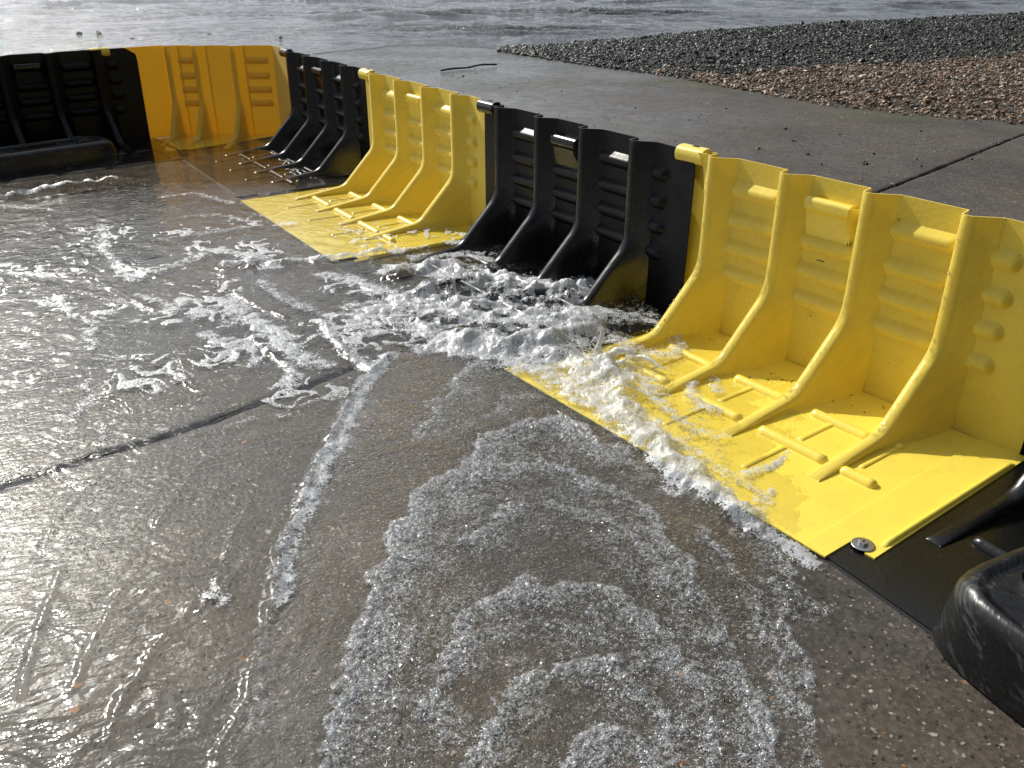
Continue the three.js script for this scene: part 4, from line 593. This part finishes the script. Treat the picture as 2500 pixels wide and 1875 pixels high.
// foam: a sheet of froth on the water; its grain (bubble clusters and holes) is cut out where the froth thins
function froth(x, z) { // how thick the froth stands: 0 none, 1 closed
  const D = foamAt(x, z), boil = boilAt(x, z);
  const n = 0.62 * n2(x * 16, z * 20) + 0.38 * n2b(x * 40, z * 48);
  const area = smooth(-0.3, 0.4, x + 2.1 + 0.5 * (z + 3)) * smooth(0.2, -0.15, x + 0.08) * smooth(-4.1, -3.5, z) * smooth(-1.72, -2.1, z + 0.5 * Math.max(0, x + 0.6));
  const wx = x + 0.07 * n2(x * 5, z * 6), wz = z + 0.06 * n2b(x * 5, z * 6);
  const net = smooth(0.20, 0.06, Math.abs(0.62 * n2(wx * 4.4, wz * 7.5) + 0.38 * n2b(wx * 10, wz * 17)) - 0.05 - 0.07 * n2b(x * 2.3, z * 3)) * smooth(-0.15, 0.30, n2b(x * 1.9 + 5, z * 2.4) + 0.35 * n2(x * 6, z * 9));
  const fleck = smooth(0.42, 0.62, 0.7 * n2(wx * 8, wz * 19) + 0.3 * n2b(wx * 20, wz * 44)) * smooth(-0.5, 0.3, n2(x * 1.3 + 9, z * 1.6));
  const flow = n2(x * 7 + 0.6 * z, z * 24), gap = smooth(0.05, -0.45, 0.6 * flow + 0.5 * n2b(x * 15, z * 38));
  const lace = area * Math.max(0.95 * net, 0.85 * fleck), white = (D * (1.0 + 0.5 * n) + boil * (0.20 + 0.45 * n)) * (1 - 0.9 * boil * gap);
  return Math.max(white, lace, 0);
}
const frothTex = (() => { // packed bubbles of many sizes, in clumps: brighter = survives longer as froth thins
  const r = rng(91), N = 128, pts = []; for (let i = 0; i < 26000; i++) pts.push([r(), r(), 0.55 + r() ** 2 * 1.3]);
  const cells = Array.from({ length: N * N }, () => []); pts.forEach((p) => cells[Math.floor(p[1] * N) * N + Math.floor(p[0] * N)].push(p));
  const S = 2048, h = new Float32Array(S * S), b = new Float32Array(S * S);
  for (let j = 0; j < S; j++) for (let i = 0; i < S; i++) {
    const x = (i + 0.5) / S, y = (j + 0.5) / S, ci = Math.floor(x * N), cj = Math.floor(y * N); let d1 = 9, d2 = 9;
    for (let q = -1; q <= 1; q++) for (let p = -1; p <= 1; p++) for (const c of cells[((cj + q + N) % N) * N + ((ci + p + N) % N)]) { let dx = Math.abs(c[0] - x), dy = Math.abs(c[1] - y); if (dx > 0.5) dx = 1 - dx; if (dy > 0.5) dy = 1 - dy; const d = Math.sqrt(dx * dx + dy * dy) / c[2]; if (d < d1) { d2 = d1; d1 = d; } else if (d < d2) d2 = d; }
    b[j * S + i] = Math.sqrt(clamp(1 - (d1 * 190) ** 2)); const wall = 1 - clamp((d2 - d1) * 320);
    h[j * S + i] = 0.5 + 0.16 * tile2(x, y, 30, 93) + 0.24 * tile2(x, y, 90, 94) + 0.20 * tile2(x, y, 210, 95) + 0.20 * (wall - 0.45);
  }
  return { cut: texture(S, (x, y, i, j) => { const v = clamp(h[j * S + i]); return [v, v, v]; }, false, 1 / 0.8), bump: texture(S, (x, y, i, j) => { const v = b[j * S + i]; return [v, v, v]; }, false, 1 / 0.8) };
})();
M.foam = new THREE.MeshPhysicalMaterial({ name: 'white foam', color: new THREE.Color(0.78, 0.80, 0.815), roughness: 0.36, bumpMap: frothTex.bump, bumpScale: 0.0011, alphaMap: frothTex.cut, alphaTest: 0.5, vertexColors: true, transmission: 0.50, thickness: 0, ior: 1.4 });
{
  const dens = [];
  const g = fan(640, 1050, 0.62, 6.4, -0.72, 0.62, (x, z) => {
    const f = froth(x, z); if (f < 0.12 || !inside(x, z)) return null;
    const w = Math.max(waterAt(x, z), 0.0005), D = foamAt(x, z), b = boilAt(x, z), k = smooth(0.5, 1.1, f), lump = 1 - Math.abs(n2(x * 11, z * 24)), bead = 1 - Math.abs(n2b(x * 42, z * 50));
    dens.push(0.60 + 0.80 * (f - 0.25) + 1.8 * Math.max(0, f - 0.62) + 0.9 * Math.max(0, D - 0.85) + 0.25 * b - 0.5 * smooth(0.25, 0.12, f));
    return w + 0.0006 + 0.0022 * k + 0.010 * Math.max(0, D - 0.85) * k * (0.7 + 0.4 * lump) + 0.0004 * n2(x * 90, z * 90) * k + b * k * (0.0028 * lump * lump + 0.0007 * bead * bead) ;
  });
  const c = new Float32Array(dens.length * 4).fill(1); dens.forEach((d, i) => { c[i * 4 + 3] = d; }); g.setAttribute('color', new THREE.BufferAttribute(c, 4));
  scene.add(tag(part('foam', g, M.foam, scene), 'white foam in streaks, lace and rolls on the water inside the barrier', 'foam', null, 'stuff'));
}
{ // the spent sheet: fine clear froth spreading over the near slab in overlapping lobes, bright along each leading edge
  const cut = frothTex.cut.clone(), bump = frothTex.bump.clone(); cut.repeat.set(1 / 0.42, 1 / 0.42); bump.repeat.set(1 / 0.42, 1 / 0.42);
  const mat = new THREE.MeshPhysicalMaterial({ name: 'bubble film', color: new THREE.Color(0.80, 0.815, 0.83), roughness: 0.20, bumpMap: bump, bumpScale: 0.0018, alphaMap: cut, alphaTest: 0.5, vertexColors: true, transmission: 0.74, thickness: 0, ior: 1.6 });
  const dens = [], g = fan(560, 900, 0.62, 2.9, -0.62, 0.66, (x, z) => {
    if (!inside(x, z)) return null; const B0 = bubbleAt(x, z); if (B0 < 0.05) return null; const ax = x + 0.1, az = z + 2.5, ang = Math.atan2(ax, az), rad = Math.hypot(ax, az), streak = n2(ang * 26, rad * 3.2), B = B0 * clamp(0.92 + 0.24 * n2b(x * 4, z * 4) + 0.26 * streak, 0.25, 1.25);
    const n = 0.5 * n2(x * 9, z * 12) + 0.35 * n2b(x * 26, z * 30) + 0.25 * n2(x * 70, z * 70);
    dens.push(0.70 + 0.60 * (B - 0.30) * (1 + 0.5 * n) + 0.22 * n - 0.3 * smooth(0.14, 0.05, B));
    return Math.max(waterAt(x, z), 0.0005) + 0.0012 + B * (0.003 + 0.004 * Math.abs(n2(x * 20, z * 22)) + 0.0022 * n2(x * 55, z * 60));
  });
  const c = new Float32Array(dens.length * 4).fill(1); dens.forEach((d, i) => { c[i * 4 + 3] = d; }); g.setAttribute('color', new THREE.BufferAttribute(c, 4));
  scene.add(tag(part('bubble_film', g, mat, scene), 'thin film of fine bubbles spreading in curved lobes over the near concrete', 'foam', null, 'stuff'));
}
{ // single bubbles: thin clear skins, packed in the spent foam of the foreground and along the white water
  const r = rng(55), sph = new THREE.IcosahedronGeometry(1, 1), N = 18000, m = new THREE.InstancedMesh(sph, new THREE.MeshPhysicalMaterial({ name: 'bubble skin', color: new THREE.Color(0.95, 0.96, 0.97), transmission: 0.94, thickness: 0, roughness: 0.07, ior: 1.7 }), N), o = new THREE.Object3D();
  let n = 0, guard = 0;
  const add = (x, z, s, y) => { o.position.set(x, y, z); o.scale.setScalar(s); o.updateMatrix(); m.setMatrixAt(n++, o.matrix); };
  while (n < 9000 && guard++ < 4e6) {
    const x = -0.62 + 1.6 * r(), z = -0.62 - 1.75 * r(), B = bubbleAt(x, z); if (B < 0.03) continue;
    const k = B * 1.1 * (1 + 0.45 * n2(x * 11, z * 13) + 0.35 * n2b(x * 34, z * 38)) - 0.10;
    if (r() > k * k * 1.1) continue;
    const s = 0.0008 + 0.0012 * r() + 0.0050 * r() ** 7, y = Math.max(0, waterAt(x, z)) + s * 0.3 + 0.006 * clamp(k) * (0.3 + 0.7 * Math.abs(n2(x * 30, z * 30))) * r();
    add(x, z, s, y);
  }
  guard = 0;
  while (n < N && guard++ < 3e6) {
    const x = -1.0 + 1.75 * r(), z = -1.15 - 2.1 * r(), f = foamAt(x, z) + boilAt(x, z); if (f < 0.25 || !inside(x, z)) continue;
    if (r() > 0.5) continue;
    const s = 0.0010 + 0.0016 * r() + 0.0045 * r() ** 10; add(x, z, s, Math.max(0, waterAt(x, z)) + 0.001 + 0.004 * r() * clamp(f));
  }
  m.count = n; m.castShadow = m.receiveShadow = true; m.name = 'bubbles';
  scene.add(tag(m, 'clear bubbles of thinning foam over the wet concrete and along the white water', 'bubbles', null, 'stuff'));
}

// ---------------------------------------------------------------- splash, thrown drops, beads of water and bits of weed on the large yellow unit
{
  M.splash = new THREE.MeshPhysicalMaterial({ name: 'aerated water', color: new THREE.Color(0.80, 0.81, 0.80), roughness: 0.3, transmission: 0.55, thickness: 0, ior: 1.4 });
  const strand = (pts, rad, seg = 26) => { // tapering finger of water
    const c = new THREE.CatmullRomCurve3(pts.map((p) => new THREE.Vector3(...p))), g = new THREE.TubeGeometry(c, seg, 1, 12), P = g.attributes.position, q = new THREE.Vector3();
    for (let i = 0; i <= seg; i++) { c.getPointAt(i / seg, q); const t = i / seg * (rad.length - 1), k = Math.min(rad.length - 2, Math.floor(t)), R = lerp(rad[k], rad[k + 1], t - k); for (let j = 0; j <= 12; j++) { const n = i * 13 + j, x = P.getX(n) - q.x, y = P.getY(n) - q.y, z = P.getZ(n) - q.z, w = R * (1 + 0.25 * n3(q.x * 60 + x, q.y * 60 + y * 2, q.z * 60 + z * 2)); P.setXYZ(n, q.x + x * w, q.y + y * w, q.z + z * w); } }
    g.computeVertexNormals(); return g;
  };
  const bx = 0.245, bz = -2.23;
  const g = mergeGeometries([
    strand([[bx, 0.015, bz], [bx - 0.004, 0.05, bz - 0.008], [bx + 0.006, 0.085, bz - 0.012], [bx + 0.001, 0.112, bz - 0.018]], [0.022, 0.013, 0.006, 0.0065, 0.001]),
    strand([[bx + 0.02, 0.014, bz + 0.01], [bx + 0.05, 0.045, bz + 0.0], [bx + 0.085, 0.050, bz + 0.02], [bx + 0.10, 0.040, bz + 0.035]], [0.020, 0.014, 0.010, 0.009, 0.002]),
    strand([[bx + 0.03, 0.012, bz + 0.04], [bx + 0.06, 0.036, bz + 0.05], [bx + 0.072, 0.052, bz + 0.06]], [0.018, 0.010, 0.006, 0.001]),
    strand([[bx - 0.05, 0.018, bz + 0.02], [bx - 0.07, 0.05, bz + 0.0], [bx - 0.092, 0.060, bz - 0.01]], [0.02, 0.012, 0.006, 0.002]),
    strand([[bx - 0.01, 0.012, bz + 0.06], [bx + 0.0, 0.035, bz + 0.07], [bx + 0.02, 0.042, bz + 0.10]], [0.022, 0.014, 0.009, 0.003]),
    strand([[bx + 0.08, 0.01, bz - 0.02], [bx + 0.13, 0.032, bz + 0.02], [bx + 0.165, 0.024, bz + 0.07]], [0.014, 0.009, 0.007, 0.002])]);
  tag(part('water_splash', g, M.splash, scene), 'fingers of white water thrown up where the surge strikes the large yellow unit', 'splash');
  const r = rng(66), N = 260, m = new THREE.InstancedMesh(new THREE.IcosahedronGeometry(1, 2), new THREE.MeshPhysicalMaterial({ name: 'water drop', color: 0xffffff, transmission: 1, thickness: 0.004, ior: 1.333, roughness: 0.02 }), N + 900), o = new THREE.Object3D();
  let n = 0;
  for (let i = 0; i < N; i++) { const a = r() * 6.28, d = 0.16 * r() ** 0.7, s = 0.0009 + 0.0022 * r() ** 3; o.position.set(bx + Math.cos(a) * d * 1.5, 0.03 + 0.085 * r() ** 2, bz + Math.sin(a) * d * 1.2); o.rotation.set(0, 0, 0); o.scale.setScalar(s); o.updateMatrix(); m.setMatrixAt(n++, o.matrix); }
  const path = ribPath(), W = new THREE.Matrix4().makeRotationY(-0.9296).setPosition(0.5414, 0, -2.5822), v = new THREE.Vector3();
  for (let i = 0; i < 900; i++) { const k = Math.floor(r() ** 0.8 * 30), p = path[Math.min(k, path.length - 2)], q = path[Math.min(k, path.length - 2) + 1], t = r(), s = 0.0007 + 0.0018 * r() ** 3; v.set(RX[Math.floor(r() * 4)] + (r() - 0.5) * 0.028, lerp(p[0], q[0], t), lerp(p[1], q[1], t) + 0.0002).applyMatrix4(W); o.position.copy(v); o.scale.set(s, s * 1.15, s); o.updateMatrix(); m.setMatrixAt(n++, o.matrix); }
  m.count = n; m.name = 'water_drops'; m.castShadow = m.receiveShadow = true;
  scene.add(tag(m, 'clear drops of water thrown by the splash and beaded on the yellow ribs', 'water drops', null, 'stuff'));
  const weed = new THREE.MeshStandardMaterial({ name: 'dark weed', color: new THREE.Color(0.02, 0.012, 0.006), roughness: 0.6 });
  const twig = (pts, R) => new THREE.TubeGeometry(new THREE.CatmullRomCurve3(pts.map((p) => new THREE.Vector3(...p).applyMatrix4(W))), 14, R, 6);
  tag(part('twig', twig([[0.462, 0.322, 0.024], [0.473, 0.324, 0.026], [0.485, 0.323, 0.025]], 0.0016), weed, scene), 'short dark twig stuck on the wall of the large yellow unit below its latch', 'twig');
  const bits = [[[0.527, 0.39, 0.004], [0.532, 0.375, 0.007], [0.529, 0.366, 0.005], [0.536, 0.358, 0.005]], [[0.541, 0.385, 0.004], [0.538, 0.376, 0.006], [0.543, 0.371, 0.005]]];
  for (let i = 0; i < 26; i++) { const x = 0.1 + 0.85 * r(), z = 0.03 + 0.2 * r(), d = 0.004 + 0.014 * r() ** 2, a = r() * 6.28; bits.push([[x, 0.0056, z], [x + Math.cos(a) * d * 0.5, 0.0066, z + Math.sin(a) * d * 0.5 + 0.002], [x + Math.cos(a) * d, 0.0056, z + Math.sin(a) * d]]); }
  for (let i = 0; i < 22; i++) { const x = 0.1 + 0.9 * r(), y = 0.1 + 0.4 * r(), d = 0.001 + 0.003 * r(); bits.push([[x, y, 0.0012], [x + d * 0.6, y + d * 0.3, 0.0018], [x + d, y, 0.0012]]); }
  tag(part('weed_scraps', mergeGeometries(bits.map((b) => twig(b, 0.0009))), weed, scene), 'scraps of dark weed and grit caught on the large yellow unit', 'weed', null, 'stuff');
}


renderer.render(scene, camera);
